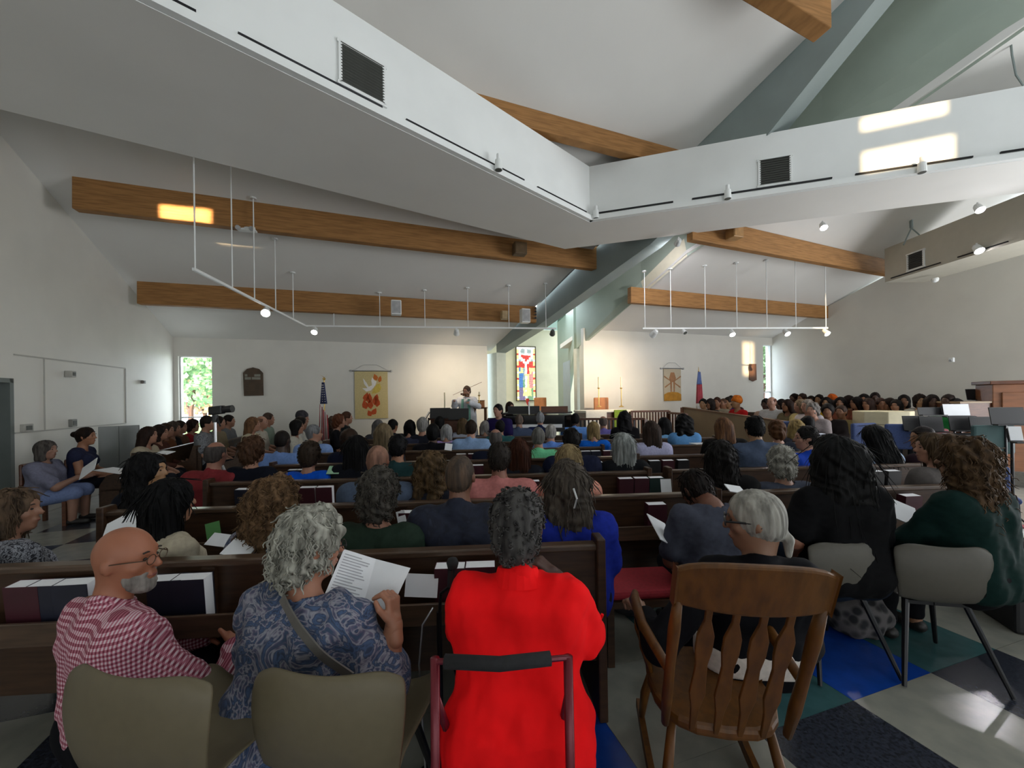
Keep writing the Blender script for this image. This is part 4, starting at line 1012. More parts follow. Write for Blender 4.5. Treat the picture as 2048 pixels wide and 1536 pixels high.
def headpart(root, J, mb, name, m, **k):
    o = mb.build(name, m, root, **k); o.location = tuple(J['head']); o.rotation_euler = Matrix(J['hrot'].tolist()).to_euler(); return o
def glasses(root, J, m, k=1.0):
    g = MB()
    for sx in (-1, 1):
        g.tube([(sx*.034+.024*math.cos(t), .110, .006+.018*math.sin(t)) for t in [i*math.pi/8 for i in range(17)]], .0017*k, 5)
        g.tube([(sx*.058, .108, .010), (sx*.078, .06, .012), (sx*.083, .0, .008), (sx*.084, -.02, -.01)], .0022*k, 5)
    g.tube([(-.010, .112, .008), (.010, .112, .008)], .0016, 5)
    return headpart(root, J, g, 'glasses', m)
# ---- patterned cloth
def pattern(key, build):
    m = bpy.data.materials.new(key); m.use_nodes = True; n = m.node_tree.nodes; l = m.node_tree.links; b = n['Principled BSDF']; b.inputs['Roughness'].default_value = .85
    tc = n.new('ShaderNodeTexCoord'); build(n, l, b, tc.outputs['Object']); return m
def ramp(n, l, fac, stops, const=False):
    r = n.new('ShaderNodeValToRGB'); cr = r.color_ramp
    if const: cr.interpolation = 'CONSTANT'
    while len(cr.elements) < len(stops): cr.elements.new(.5)
    for e, (p, c) in zip(cr.elements, stops): e.position = p; e.color = tuple(c)+(1,)
    l.new(fac, r.inputs[0]); return r.outputs[0]
def g_build(n, l, b, v):
    sep = n.new('ShaderNodeSeparateXYZ'); l.new(v, sep.inputs[0])
    def M(op, a, c=None, d=None):
        q = n.new('ShaderNodeMath'); q.operation = op
        for i, x in enumerate((a, c, d)):
            if x is None: continue
            if hasattr(x, 'name'): l.new(x, q.inputs[i])
            else: q.inputs[i].default_value = x
        return q.outputs[0]
    ux = M('MULTIPLY_ADD', sep.outputs[1], .8, sep.outputs[0]); uz = M('MULTIPLY_ADD', sep.outputs[1], -.25, sep.outputs[2])
    s1 = M('GREATER_THAN', M('SINE', M('MULTIPLY', ux, 400)), 0); s2 = M('GREATER_THAN', M('SINE', M('MULTIPLY', uz, 400)), 0)
    c = ramp(n, l, M('MULTIPLY', M('ADD', s1, s2), .5), [(0, (.62, .48, .52)), (.25, (.40, .13, .18)), (.75, (.17, .022, .045))], True); l.new(c, b.inputs['Base Color'])
M_ging = pattern('red and white gingham cloth', g_build)
def p_build(cols, sc, dist=3.0):
    def f(n, l, b, v):
        no = n.new('ShaderNodeTexNoise'); no.inputs['Scale'].default_value = sc*.6; no.inputs['Detail'].default_value = 2; no.inputs['Distortion'].default_value = dist; l.new(v, no.inputs['Vector'])
        k = len(cols); l.new(ramp(n, l, no.outputs[0], [(.32+.36*i/(k-1), c) for i, c in enumerate(cols)]), b.inputs['Base Color'])
    return f
M_pais = pattern('blue paisley cloth', p_build([hexc('2e3a52'), hexc('44597a'), hexc('303a54'), hexc('8a8a94'), hexc('57536a'), hexc('34465f')], 16, 4))
M_speck = pattern('black and white tweed cloth', p_build([hexc('15161c'), hexc('2b2d38'), hexc('9a9da6'), hexc('1b1d26')], 70, 2))
M_camo = pattern('dark mottled cloth', p_build([hexc('0a0f1e'), hexc('141c30'), hexc('0c1022'), hexc('222b3e')], 16, 1))
M_plaid = pattern('grey plaid cloth', p_build([hexc('4a4c50'), hexc('7a7c80'), hexc('3a3c44')], 40, 1))
M_flow = pattern('pink floral cloth', p_build([hexc('12131c'), hexc('c05088'), hexc('1a2440'), hexc('e080a8')], 22, 1))

r_, J = near('bald bearded man in red and white gingham shirt on taupe chair', 250, 1063, 1.55, 28, 52, M_ging, cloth('0c0d12'), skin('9c6248'), w=1.08, fat=1.06, lean=.10, side=-.24, hipx=.55, sleeve=1.9, collar=True, armpx={'R': ((440, 1420, 1.50), (468, 1290, 1.74)), 'L': ((190, 1330, 1.72), (425, 1265, 1.85))},
      hands={'R': ((-.1, .3, .35), (.5, .2, .9), -1, .9), 'L': ((.6, -.1, .1), (0, .3, 1), 1, .8)}, nod=2, wr=.006)
Fd = Field((-.1, -.02, -.16), (.1, .14, .02), .006); Fd.ell((0, .034, -.066), (.062, .066, .064), .02); Fd.ell((0, .072, -.104), (.034, .03, .026), .02); Fd.ell((0, .06, -.002), (.055, .06, .045), .012, '-'); Fd.cap((-.022, .1, -.063), (.022, .1, -.063), .011, .011, .006, '-')
Fd.cut((0, .0, 0), (0, -1, -.35), .01); V, Q = Fd.mesh(); V = V+vnormals(V, Q)*(wob(V, 150)*.0015)[:, None]
hair_child(r_, J, fastmesh('beard', V, Q), hairm('86807a', '5a5450'), 'beard')
glasses(r_, J, mat('brown glasses frame', (.06, .03, .015), .3)); P1_ = (r_, J)

r_, J = near('woman with wavy silver hair in blue paisley blouse reading', 622, 1036, 1.52, 14, 34, M_pais, cloth('14161e'), skin('9c6a52'), 'wavyshort', hairm('a8a79c', '5d5c54'), w=1.02, fat=1.22, lean=.14, sleeve=1.0, bust=1, nod=8, vol=1.06,
      armpx={'R': ((775, 1352, 1.44), (788, 1250, 1.46)), 'L': ((520, 1330, 1.60), (650, 1270, 1.82))}, hands={'R': ((-.12, .25, .8), (.8, -.2, .1), -1, 1.1)}, clump=(420, 3, .05, .007, .0034), wr=.011, length=.06, neckcut=.02)
glasses(r_, J, mat('black glasses frame', (.01, .01, .012), .3))
def drape(root, pix, wid, thick, name, m):
    """a flat strap laid on the back of a shirt along photo pixels"""
    sh = [c for c in root.children if c.name.startswith('shirt')][0]; co = np.empty(len(sh.data.vertices)*3, np.float32); sh.data.vertices.foreach_get('co', co); co = co.reshape(-1, 3)
    a = root.rotation_euler.z; Rz = rotz(a); wc = co@Rz.T+np.array(root.location); U = wc[:, 0]/wc[:, 1]; Vv = (wc[:, 2]-CAMH)/wc[:, 1]; pts = []
    for k in range(len(pix)-1):
        for t in np.linspace(0, 1, 6, endpoint=k == len(pix)-2):
            u, v = ray(pix[k][0]*(1-t)+pix[k+1][0]*t, pix[k][1]*(1-t)+pix[k+1][1]*t); d = (U-u)**2+(Vv-v)**2
            near_ = np.where(d < .0005)[0]; i = near_[np.argmin(wc[near_, 1])] if len(near_) else np.argmin(d); Z = wc[i, 1]-.012
            pts.append(np.array([u*Z, Z, CAMH+v*Z]))
    for _ in range(3): pts = [pts[0]]+[(pts[i-1]+2*pts[i]+pts[i+1])/4 for i in range(1, len(pts)-1)]+[pts[-1]]
    L = [Vector(Rz.T@(p-np.array(root.location))) for p in pts]; mb = MB(); Vs = []
    for i, p in enumerate(L):
        d = (L[min(i+1, len(L)-1)]-L[max(i-1, 0)]).normalized(); q = d.cross(Vector((0, 1, 0))).normalized()
        for sx, dy in ((-1, 0), (1, 0), (1, thick), (-1, thick)): Vs.append(p+q*wid/2*sx+Vector((0, dy, 0)))
    mb.add(Vs, [(a*4+j, a*4+4+j, a*4+4+(j+1) % 4, a*4+(j+1) % 4) for a in range(len(L)-1) for j in range(4)]+[(3, 2, 1, 0), tuple(len(Vs)-4+j for j in range(4))])
    return mb.build(name, m, root)
drape(r_, [(562, 1196), (590, 1250), (640, 1312), (700, 1352)], .032, .006, 'bag_strap', mat('grey leather strap', (.15, .14, .125), .6))
def neck_band(root, J, m, hgt=.04):
    o = MB().lathe([(.082, -.012), (.072, hgt*.8), (.068, hgt)], n=20).build('collar', m, root, smooth=False); o.location = tuple(J['neck']+np.array([0, -.004, .004])); o.rotation_euler = (R(-16), 0, 0)
# open programme in her hands
def booklet(label, tl_, tm_, tr_, bl_, bm_, br_, lines=14, seed=1):
    o = empty('open_programme', tm_.lerp(bm_, .5), 0, label, 'booklet'); g = o.location
    up_ = (tm_-tl_).cross(bl_-tl_).normalized()*.004
    for a, b, c, d in ((tl_, tm_, bm_, bl_), (tm_, tr_, br_, bm_)):
        pg = MB().prism([a-g, b-g, c-g, d-g], up_).build('page', M_paper, o)
        r = random.Random(seed); tx = MB(); nn = (b-a).cross(d-a).normalized()
        if nn.dot(Vector((0, 0, CAMH))-a) < 0: nn = -nn
        for k in range(lines if a is tl_ else 0):
            t = .08+.84*k/lines; e = r.uniform(.55, .92); q = lambda x, y: a.lerp(b, x).lerp(d.lerp(c, x), y)-g+nn*.0006+(up_ if up_.dot(nn) > 0 else Vector((0, 0, 0)))
            tx.add([q(.08, t), q(.08, t+.022), q(e, t+.022), q(e, t)], [(0, 1, 2, 3)])
        if a is tl_: tx.build('print', M_ink, pg)
    return o
booklet('open white printed programme held by the silver haired woman', W(688, 1098, 1.62), W(752, 1118, 1.66), W(821, 1136, 1.62), W(648, 1192, 1.50), W(726, 1212, 1.54), W(776, 1232, 1.52))

neck_band(P1_[0], P1_[1], M_ging, .042)
r_, J = near('woman with short dark grey hair in bright red tunic on rollator', 1034, 993, 1.42, 3, 4, mat('scarlet tunic cloth', hexc('f01418'), .85, spec=.12, var=.04, scale=14, bump=.15), cloth('101014'), skin('4a2c22'), 'afro', hairm('4c4a48', '242222'), w=.93, fat=1.12, lean=.12, sleeve=1.15, length=.10, collar=True, nod=6, vol=.93,
      armpx={'R': ((1172, 1268, 1.42), (1112, 1152, 1.62)), 'L': ((925, 1250, 1.50), (960, 1280, 1.78))}, hands={'R': ((-.6, .2, .45), (.3, -.2, .9), -1, 1.3)}, wr=.009, seed=3, clump=(320, 5, .018, .006, .0035))
neck_band(r_, J, _M['scarlet tunic cloth'], .05)
MB().tube([(.0, 0, 0), (.03, .01, -.02), (.04, .0, .015)], .006, 5).build('sleeve_tie', mat('scarlet tunic cloth', hexc('f01418'), .85, spec=.12, var=.04, scale=14, bump=.15), r_).location = tuple(J['ER']*.75+J['WR']*.25+np.array([.05, 0, .0]))

r_, J = near('person with white ponytail and black jacket in the rocking chair', 1508, 990, 1.70, 4, -66, cloth('0b0b10'), cloth('08080c'), skin('8a6650'), 'pony', hairm('9c9a92', '6e6c66'), w=.98, fat=1.08, lean=-.14, sleeve=1.92, collar=True, nod=6,
      armpx={'L': ((1318, 1292, 1.60), (1288, 1232, 1.86)), 'R': ((1610, 1290, 1.72), (1560, 1270, 1.98))}, hands={'L': ((-.25, .5, .35), (.1, -.2, 1), 1, 1.5)}, L=.02, wr=.005)
glasses(r_, J, mat('black glasses frame', (.01, .01, .012), .3), 2.2)
Fd = Field((-.3, -.25, .3), (.3, .3, .8), .012); torso_sdf(Fd, J, .021); Fd.cut(J['hip']+np.array([0, 0, .09]), (0, 0, 1), .01); Fd.cut(J['hip']+np.array([0, 0, -.01]), (0, 0, -1), .01)
inst('shirt_tail', fastmesh('shirt_tail', *Fd.mesh()), cloth('c4bcb4'), r_)

G1 = 'people in the nearest pew'
near('young person with dark hair in slate grey t-shirt leaning forward', 1392, 946, 2.62, -4, -12, cloth('3f424e'), cloth('1a1c22'), skin('6a4332'), 'short', hairm('1c1512', '0c0908'), w=1.08, fat=1.0, lean=.16, bow=.13, sleeve=.75, nod=34, L=.2, armpx={'L': ((1342, 1120, 2.45), (1372, 1150, 2.7)), 'R': ((1480, 1110, 2.45), (1470, 1160, 2.8))}, h=.012, eyes=False, clump=(120, 4, .05, .004, .004))
near('woman with very long black hair in black shirt on grey chair', 1672, 885, 2.42, 2, -6, cloth('0a0a0c'), cloth('16202e'), skin('8a5c48'), 'wavy', hairm('0c0b0b', '040404'), w=1.1, fat=1.2, lean=.06, sleeve=.75, L=.40, vol=1.22, bust=1, h=.012, eyes=False, clump=(160, 6, .22, .002, .0022), armpx={'L': ((1588, 1080, 2.36), (1600, 1130, 2.7))})
near('woman with big auburn hair in dark green top on grey chair', 1925, 886, 2.36, -14, -10, cloth('0e2623'), cloth('0c0c10'), skin('8a6248'), 'frizz', hairm('54402c', '281c10'), w=1.08, fat=1.2, lean=.10, sleeve=1.4, L=.22, vol=1.0, bust=1, h=.012, eyes=False, clump=(700, 7, .07, .008, .0028), armpx={'L': ((1812, 1080, 2.42), (1760, 1080, 2.75))})
near('woman with brown grey bob in black and white tweed top at far left', 28, 985, 2.30, 20, 45, M_speck, cloth('20222a'), skin('8c6450'), 'bob', hairm('5e4c3c', '2e241c'), w=1.05, fat=1.2, sleeve=1.6, bust=1, h=.012, group=G1, clump=(240, 8, .08, .005, .0035))
near('woman with long straight black hair in cream cardigan', 340, 968, 2.26, 25, 8, cloth('b4aa96'), cloth('20222a'), skin('9a7058'), 'long', hairm('0c0c0e', '040405'), w=1.0, fat=1.0, sleeve=1.9, bust=1, L=.26, vol=1.1, h=.012, group=G1, eyes=False, clump=(240, 9, .14, .0015, .0032))
near('woman with long frizzy light brown hair in blue printed dress', 551, 966, 2.20, 6, 8, M_pais, cloth('20222a'), skin('9a7058'), 'frizz', hairm('6e553c', '3a2a1c'), w=.96, fat=1.0, sleeve=.7, bust=1, L=.14, vol=.92, h=.012, group=G1, eyes=False, clump=(800, 10, .05, .010, .0026))
near('woman with short curly dark grey hair in forest green top', 760, 951, 2.22, 4, 6, cloth('26352b'), cloth('20222a'), skin('966852'), 'wavyshort', hairm('4c4842', '24221f'), w=1.0, fat=1.1, sleeve=.8, bust=1, h=.0115, group=G1, neckcut=.035, eyes=False, vol=1.06, clump=(420, 11, .035, .008, .0034))
near('broad man with thinning dark hair in dark mottled shirt', 920, 917, 2.30, 2, 4, M_camo, cloth('14161c'), skin('7a5442'), 'buzz', hairm('3a332d', '5c4a3c'), w=1.2, fat=1.25, sleeve=.9, collar=True, h=.0115, group=G1, eyes=False)
near('woman with long brown grey hair in a clip and royal blue top', 1135, 931, 2.32, 4, 4, cloth('1a2a8c'), cloth('16181e'), skin('96705a'), 'wavy', hairm('4f4840', '2b2622'), w=1.04, fat=1.15, sleeve=.8, bust=1, L=.17, vol=1.02, h=.0115, group=G1, eyes=False, clump=(320, 12, .11, .005, .0032))
# clip in her hair is part of her
o_ = [o for o in COL.objects if o.get('label', '').startswith('woman with long brown grey hair in a clip')][0]
MB().tube([(.02, -.125, .10), (.035, -.15, .05), (.02, -.15, .0)], .006, 6).build('hair_clip', M_chrome, o_).location = tuple(Vector((0, .04, 1.01)))

G2 = 'people in the second pew'
def prow(i, label, px, py, hair, hc, shirt, **k):
    u, _ = ray(px, py); Z = (ROWZ[i-1]+.25)/(1-.07*u); k.setdefault('group', 'people in the %s pew' % ORD[i-1]); return person(label, px, py, Z, hair, hc, shirt, **k)
prow(2, 'woman with black hair in profile and navy jacket at the pew end', 298, 916, 'wavy', '0f0e10', '10131f', face=15, turn=60, build='f', sleeve='l', L=.20, sk='a')
prow(2, 'shaven headed man in grey blue t-shirt', 756, 896, 'buzz', '8a6656', '4c586c', build='h', sk='94614c', turn=0)
prow(2, 'woman with long wavy golden brown hair', 862, 912, 'curly', '5c4830', '20222c', build='f', L=.24, hc2='2a2014')
prow(2, 'man with short dark hair in salmon pink shirt', 998, 889, 'short', '2c2622', 'b87470', build='h', sk='8a5a48')
prow(2, 'woman with blonde bob in peach short sleeved top', 1136, 892, 'bob', '8c7a58', 'c88a78', build='f', hc2='5c4c34')
prow(2, 'person with long dark hair in black cardigan', 1438, 888, 'wavy', '14110f', '0c0b0c', build='h', sleeve='l', L=.24)
prow(2, 'person with white curly hair in slate grey top', 1560, 897, 'wavyshort', '9a988f', '3a3f4c', build='f', hc2='6a6862')
prow(2, 'woman with brown hair in grey patterned top looking left', 1862, 872, 'long', '4a3a28', '55504e', build='f', face=-10, turn=-60, L=.12)
prow(3, 'balding man in dark red polo shirt', 432, 889, 'fringe', '4a4442', '7a2c30', build='h', sk='9a6a58')
prow(3, 'woman with brown curly hair in navy blouse', 507, 879, 'wavyshort', '4c3424', '10131e', build='f', turn=25)
prow(3, 'woman with short brown hair in bright azure shirt', 620, 887, 'afro', '33281f', '0c52c8', build='f')
prow(3, 'woman with long black hair leaning in dark cardigan', 714, 876, 'long', '0c0b0d', '12141c', build='f', L=.24)
prow(3, 'man with black hair in dark teal shirt', 796, 876, 'short', '100f11', '1f3a3c', build='h', sk='t')
prow(3, 'woman with long straight red brown hair', 1038, 880, 'long', '3e2012', '181a22', build='f', L=.26)
prow(3, 'dark haired man in navy shirt behind the blonde bob', 1142, 860, 'short', '12100f', '181d33', build='h', sk='dd')
prow(3, 'woman with long silver hair in black top', 1246, 870, 'long', '8e9290', '101216', build='f', L=.28, hc2='5c605e')
prow(3, 'young man with black hair in blue grey shirt', 1508, 836, 'short', '0c0b0c', '3f4a5e', build='m', sk='a')
prow(3, 'person with dark hair and glasses in royal blue shirt looking left', 1612, 859, 'short', '14100e', '14389a', face=-10, turn=-60, build='m', sk='p')
prow(3, 'girl with long black hair bending over in white top', 1748, 853, 'long', '08090a', '8a9ab0', build='f', L=.22, sk='t', nod=22)
prow(3, 'man with dark hair in dark maroon shirt looking left', 1844, 857, 'short', '1c1514', '22121a', face=-15, turn=-60, build='m', sk='t', sleeve='l')
prow(4, 'man with dark skin in light blue shirt', 565, 862, 'buzz', '1a1412', '6e8cc4', build='h', sk='dd')
prow(4, 'person with brown hair in navy top with white collar', 700, 859, 'bob', '33241b', '12162a', build='f', turn=25)
prow(4, 'bald grey man in dark navy jacket', 991, 860, 'fringe', '55504e', '161a2c', build='h', sleeve='l', sk='946a5a')
prow(4, 'grey haired man in mint green shirt', 1076, 861, 'short', '6a6864', '6cc090', build='m')
prow(4, 'woman with long brown hair in white lavender top', 1302, 846, 'long', '33261f', 'a6a6c4', build='f', L=.18)
prow(4, 'woman with strawberry blonde hair in black cardigan', 1446, 836, 'long', '64442a', '0e0d0d', build='h', L=.12, hc2='38241a')
prow(4, 'person with brown curly hair behind the blue grey shirt', 1552, 847, 'wavyshort', '54361f', '141a26', build='f')
prow(4, 'long blonde haired woman on the nave side', 768, 851, 'long', '6e5f48', '2a2a30', build='f', L=.2)
prow(5, 'grey haired man in white and blue shirt looking right', 628, 853, 'short', '77787a', '7f9cd0', build='m', turn=60)
prow(5, 'tall man with black hair in dark suit', 866, 851, 'afro', '0a0a0c', '101016', build='h', sk='d', sleeve='l')
prow(5, 'man with brown hair in pale blue shirt', 942, 843, 'short', '2a1f18', '86a2c8', build='h', sk='p')
prow(5, 'white haired man in light blue shirt', 1101, 853, 'short', 'a09c98', '5f86d0', build='m', sk='p')
prow(5, 'woman with golden hair in royal blue dress', 1186, 846, 'bob', '84704c', '0d58b8', build='f')
prow(5, 'woman with curly black hair in sky blue tank top', 1366, 833, 'curly', '0c0b0c', '5a8cc0', build='f', sleeve='n', L=.08, sk='t')
prow(5, 'woman with long pale blonde hair right of the curly brown hair', 1590, 843, 'wavy', '8a7448', '2a2c36', build='f', L=.16)
prow(5, 'man with dark hair in white shirt', 1614, 834, 'short', '121012', 'b8bcc8', build='h', sk='t')
prow(6, 'woman with black hair in striped navy top', 820, 842, 'bob', '0c0b0c', '33364a', build='f')
prow(6, 'white haired person beside the black haired woman', 845, 840, 'afro', '8c8a86', '20222c', build='f')
prow(6, 'white haired woman in lavender top', 893, 850, 'bob', '9a9a9a', 'a890c8', build='f')
prow(6, 'woman in black with black hair and a hood', 1248, 824, 'wavy', '0b0a0c', '100f12', build='f', L=.12, sk='d')
prow(6, 'woman with black hair in light blue top near the altar rail', 1328, 836, 'long', '0d0c0e', '6c9cc8', build='f', L=.08)
prow(6, 'man in teal shirt in front of the seated musician', 1000, 842, 'short', '100f10', '2e5a5c', build='m', sk='t')
prow(7, 'man with shaven grey head in grey blue shirt', 1038, 830, 'buzz', '6a5c54', '46526c', build='h', sk='94705e')
prow(7, 'white haired man in navy jacket', 1080, 828, 'short', '8e9094', '1a2248', build='m', sleeve='l')
prow(7, 'dark haired man in pale blue shirt near the altar', 1150, 829, 'short', '141014', '6492d8', build='h', sk='d')
prow(7, 'balding man in lavender shirt', 1206, 834, 'fringe', '6a5e58', '6c64a8', build='m')
prow(7, 'person with black hair right of the lectern', 879, 838, 'afro', '0b0a0b', '1a1a22', build='m', sk='d')
prow(7, 'woman with light brown hair below the music stands', 926, 838, 'long', '5c4a34', '9aa0b0', build='f', L=.08)
prow(7, 'person with grey hair by the white banner wall', 757, 842, 'long', '5c5a5a', '3a3a42', build='f', L=.14)
prow(7, 'man with black hair left of the black haired woman', 786, 841, 'short', '0c0c0d', '22242c', build='m', turn=25, sk='t')
prow(7, 'person with white hair beside the teal shirt', 970, 845, 'bob', '8f8b88', '3a3d48', build='f')
# ================================================================== CHANCEL
PZ = .30
plat = [W(850, 860, 9.3), W(1340, 860, 8.6)]
struct(MB().prism([Vector((-2.0, 9.35, 0)), Vector((3.6, 8.35, 0)), Vector((5.2, 11.0, 0)), Vector((2.6, 14, 0)), Vector((-1.4, 14, 0))], (0, 0, .15)).build('chancel_floor', mat('grey chancel carpet', (.22, .21, .19), .9, var=.1, scale=40)))
struct(MB().prism([Vector((-1.7, 9.65, .15)), Vector((3.5, 8.65, .15)), Vector((5.1, 11.0, .15)), Vector((2.6, 14, .15)), Vector((-1.4, 14, .15))], (0, 0, .15)).build('chancel_floor', _M['grey chancel carpet']))
ROT = PSI
# stained glass window: a framed crucifixion in leaded panes
def glassmat(key, c, e=.9):
    return mat('stained glass '+key, c, .2, emit=e, var=.08, scale=30)  # panes glow on their own in place of daylight from behind
SG = {'w': glassmat('white', (.80, .86, .80)), 'r': glassmat('red', (.62, .06, .05), .6), 'b': glassmat('blue', (.08, .20, .48), .6), 'y': glassmat('yellow', (.86, .74, .25)), 'g': glassmat('green', (.20, .36, .22), .5), 'p': glassmat('rose', (.66, .28, .26), .6), 'k': glassmat('grey', (.35, .42, .42), .5), 'v': glassmat('violet', (.22, .18, .32), .5)}
def sg_col(x, y):                                 # x 0..1 left to right, y 0..1 top to bottom
    if x < .075 or x > .925: return 'y' if int(y*26) % 3 else ('r' if int(y*26) % 2 else 'w')
    if abs(x-.5) < .04 and y < .16: return 'w'
    if y < .115: return 'w' if (abs(x-.5) > .33 or y < .03) else 'k'
    if .115 <= y < .14: return 'w'
    ar = .16+(.5-abs(x-.5))*.34                   # raised arms
    if abs(y-ar+.02) < .030 and .05 < abs(x-.5) < .42: return 'w'
    if abs(x-.5) < .09 and .26 < y < .72: return 'w' if y < .36 else ('y' if int(y*40) % 3 == 0 else 'w')
    if abs(x-.5) < .06 and y >= .72: return 'y' if int(y*30) % 2 else 'w'
    if y < .27: return 'r' if abs(x-.5) < .25 else 'k'
    if y < .40: return 'r'
    if .38 <= y < .50 and .16 < abs(x-.5) < .34: return 'y'
    if y < .78:
        if x < .5: return 'b' if x < .36 else ('k' if y < .6 else 'g')
        return 'p' if x > .68 else ('r' if y < .52 else 'y')
    if y < .92: return 'v' if x < .3 else ('y' if abs(x-.5) < .3 else 'g')
    return 'v' if x < .4 else 'g'
def niche_pt(px, py, off=0.0):
    u, v = ray(px, py); n = E2; k = n.dot(nb-E2*off)/n.dot(Vector((u, 1, 0))); return Vector((u*k, k, CAMH+v*k))
tlp, brp = niche_pt(1033, 696, .04), niche_pt(1071, 800, .04); tlp.z += .04
WW, WH_ = (Vector((brp.x-tlp.x, brp.y-tlp.y, 0))).length, tlp.z-brp.z
sg = empty('stained_glass_window', (tlp.x, tlp.y, brp.z), PSI, 'tall framed stained glass crucifixion window in the chancel niche', 'window')
NXP, NYP = 9, 26; rs = random.Random(4)
jx = [[(i/NXP+(rs.uniform(-.025, .025) if 1 < i < NXP-1 else 0)) for i in range(NXP+1)] for _ in range(NYP+1)]
jy = [[(j/NYP+(rs.uniform(-.010, .010) if 0 < j < NYP else 0)) for i in range(NXP+1)] for j in range(NYP+1)]
for j in range(NYP):
    for i in range(NXP):
        q = [(jx[b][a], jy[b][a]) for a, b in ((i, j), (i+1, j), (i+1, j+1), (i, j+1))]; cx = sum(p[0] for p in q)/4; cy = sum(p[1] for p in q)/4
        q = [(cx+(x-cx)*.93, cy+(y-cy)*.93) for x, y in q]
        MB().prism([(x*WW, 0, (1-y)*WH_) for x, y in q], (0, .006, 0)).build('pane', SG[sg_col(cx, cy)], sg)
MB().box(0, WW, .007, .02, 0, WH_).build('leading', M_black, sg)
for b in ((-.035, 0, -.035, WH_+.035), (WW, WW+.035, -.035, WH_+.035)): MB().box(b[0], b[1], -.02, .03, b[2], b[3]).build('frame_bar', mat('dark bronze frame', (.09, .06, .03), .5), sg)
for z in (-.035, WH_): MB().box(0, WW, -.02, .03, z, z+.035).build('frame_bar', _M['dark bronze frame'], sg)
# altar
al = W(1207, 820, 10.05); ha = al.z-PZ
at_ = empty('altar_table', (al.x, al.y, PZ), PSI, 'altar table with white linen and green hanging cloth', 'altar')
MB().box(-.66, .66, -.3, .35, ha-.05, ha).build('tabletop', M_cloth, at_, bevel=.01)
MB().box(-.64, .64, -.26, .31, 0.0, ha-.05).build('base', M_walnut, at_)
MB().box(-.66, -.1, -.315, -.30, ha-.46, ha-.03).build('linen_front', M_cloth, at_); MB().box(.46, .66, -.315, -.30, ha-.46, ha-.03).build('linen_front', M_cloth, at_)
gc = MB().box(.10, .45, -.335, -.318, .18, ha+.006).build('green_hanging', M_green_fab, at_)
MB().prism([(.20, -.338, .40), (.36, -.338, .40), (.34, -.338, .55), (.28, -.338, .68), (.22, -.338, .55)], (0, .004, 0)).build('flame_emblem', mat('pale embroidered emblem', (.66, .66, .42), .8), gc)
def torch(px, pyt, pyb, Z, label, cat='candle'):
    t_, b_ = W(px, pyt, Z), W(px, pyb, Z)
    if pyb == 816: b_.z = PZ
    H_ = t_.z-b_.z; e = empty('candlestick', (t_.x, t_.y, b_.z), 0, label, cat, 'candlesticks in the chancel')
    MB().lathe([(.06, 0), (.065, .015), (.02, .03), (.012, .06)], n=14).build('base', M_brass, e)
    MB().tube([(0, 0, .05), (0, 0, H_*.62)], .012, 8).build('stem', M_brass, e); MB().lathe([(.012, 0), (.03, .015), (.035, .03), (.02, .035)], (0, 0, H_*.60), 12).build('drip_pan', M_brass, e)
    MB().tube([(0, 0, H_*.63), (0, 0, H_)], [.017, .016], 10).build('candle', M_candle, e)
torch(1197, 754, 814, 10.0, 'tall candlestick on the altar, left one'); torch(1242, 754, 814, 10.0, 'tall candlestick on the altar, beside the green cloth')
torch(889, 785, 816, 9.6, 'tall candle behind the two black music stands'); torch(958, 784, 806, 9.9, 'tall candle above the small wooden box right of the violinist')
# wooden frame stand with box
def post_stand(px0, px1, pyt, Z, label):
    a, b = W(px0, pyt, Z), W(px1, pyt, Z); w_ = (b-a).length; e = empty('wooden_stand', (a.x, a.y, PZ), 0, label, 'stand'); H_ = a.z-PZ
    MB().box(-.02, w_+.02, -.02, .34, H_-.035, H_).build('top', M_oak, e)
    for x in (0, w_-.05):
        for y in (0, .28): MB().box(x, x+.05, y, y+.04, 0, H_-.035).build('leg', M_oak, e)
    for y in (.01, .29): MB().box(.05, w_-.05, y, y+.02, .25, .30).build('rail', M_oak, e)
    return e
post_stand(946, 972, 815, 9.9, 'open wooden stand right of the violinist'); bx = W(959, 815, 9.95)
e = empty('wooden_box', (bx.x, bx.y+.08, bx.z), 0, 'small orange brown wooden box on the open stand', 'box'); MB().box(-.12, .12, -.1, .1, 0, .16).build('box_body', mat('orange wood', (.42, .16, .05), .5, var=.1), e); MB().box(-.125, .125, -.105, .105, .16, .18).build('lid', M_oak, e)
MB().tube([(0, 0, .0), (0, 0, .45)], .055, 12).build('red_candle', mat('deep red candle', (.22, .03, .03), .5)).location = W(966, 862, 9.85)*0+Vector((W(962, 862, 9.85).x, 10.02, PZ+.16)); tag(bpy.data.objects['red_candle'], 'dark red pillar candle inside the open wooden stand', 'candle')
def big_chair(px, py, Z, label, wd=.5):
    P = W(px, py, Z); e = empty('wooden_armchair', (P.x, P.y, PZ), PSI, label, 'chair', 'clergy chairs'); H_ = P.z-PZ
    MB().box(-wd/2, wd/2, 0, .05, .45, H_).build('backrest', mat('orange wood', (.42, .16, .05), .5), e, bevel=.03); MB().box(-wd/2, wd/2, -.45, .02, .40, .46).build('seat', M_walnut, e)
    for x in (-wd/2, wd/2-.05):
        MB().box(x, x+.05, -.42, .0, .62, .66).build('armrest', M_oak, e)
        for y in (-.43, -.02): MB().box(x, x+.05, y, y+.05, 0, .62).build('leg', M_oak, e)
big_chair(1081, 795, 12.6, 'orange wooden clergy chair right of the stained glass', .42); big_chair(1203, 795, 10.6, 'orange wooden clergy chair behind the altar', .44)
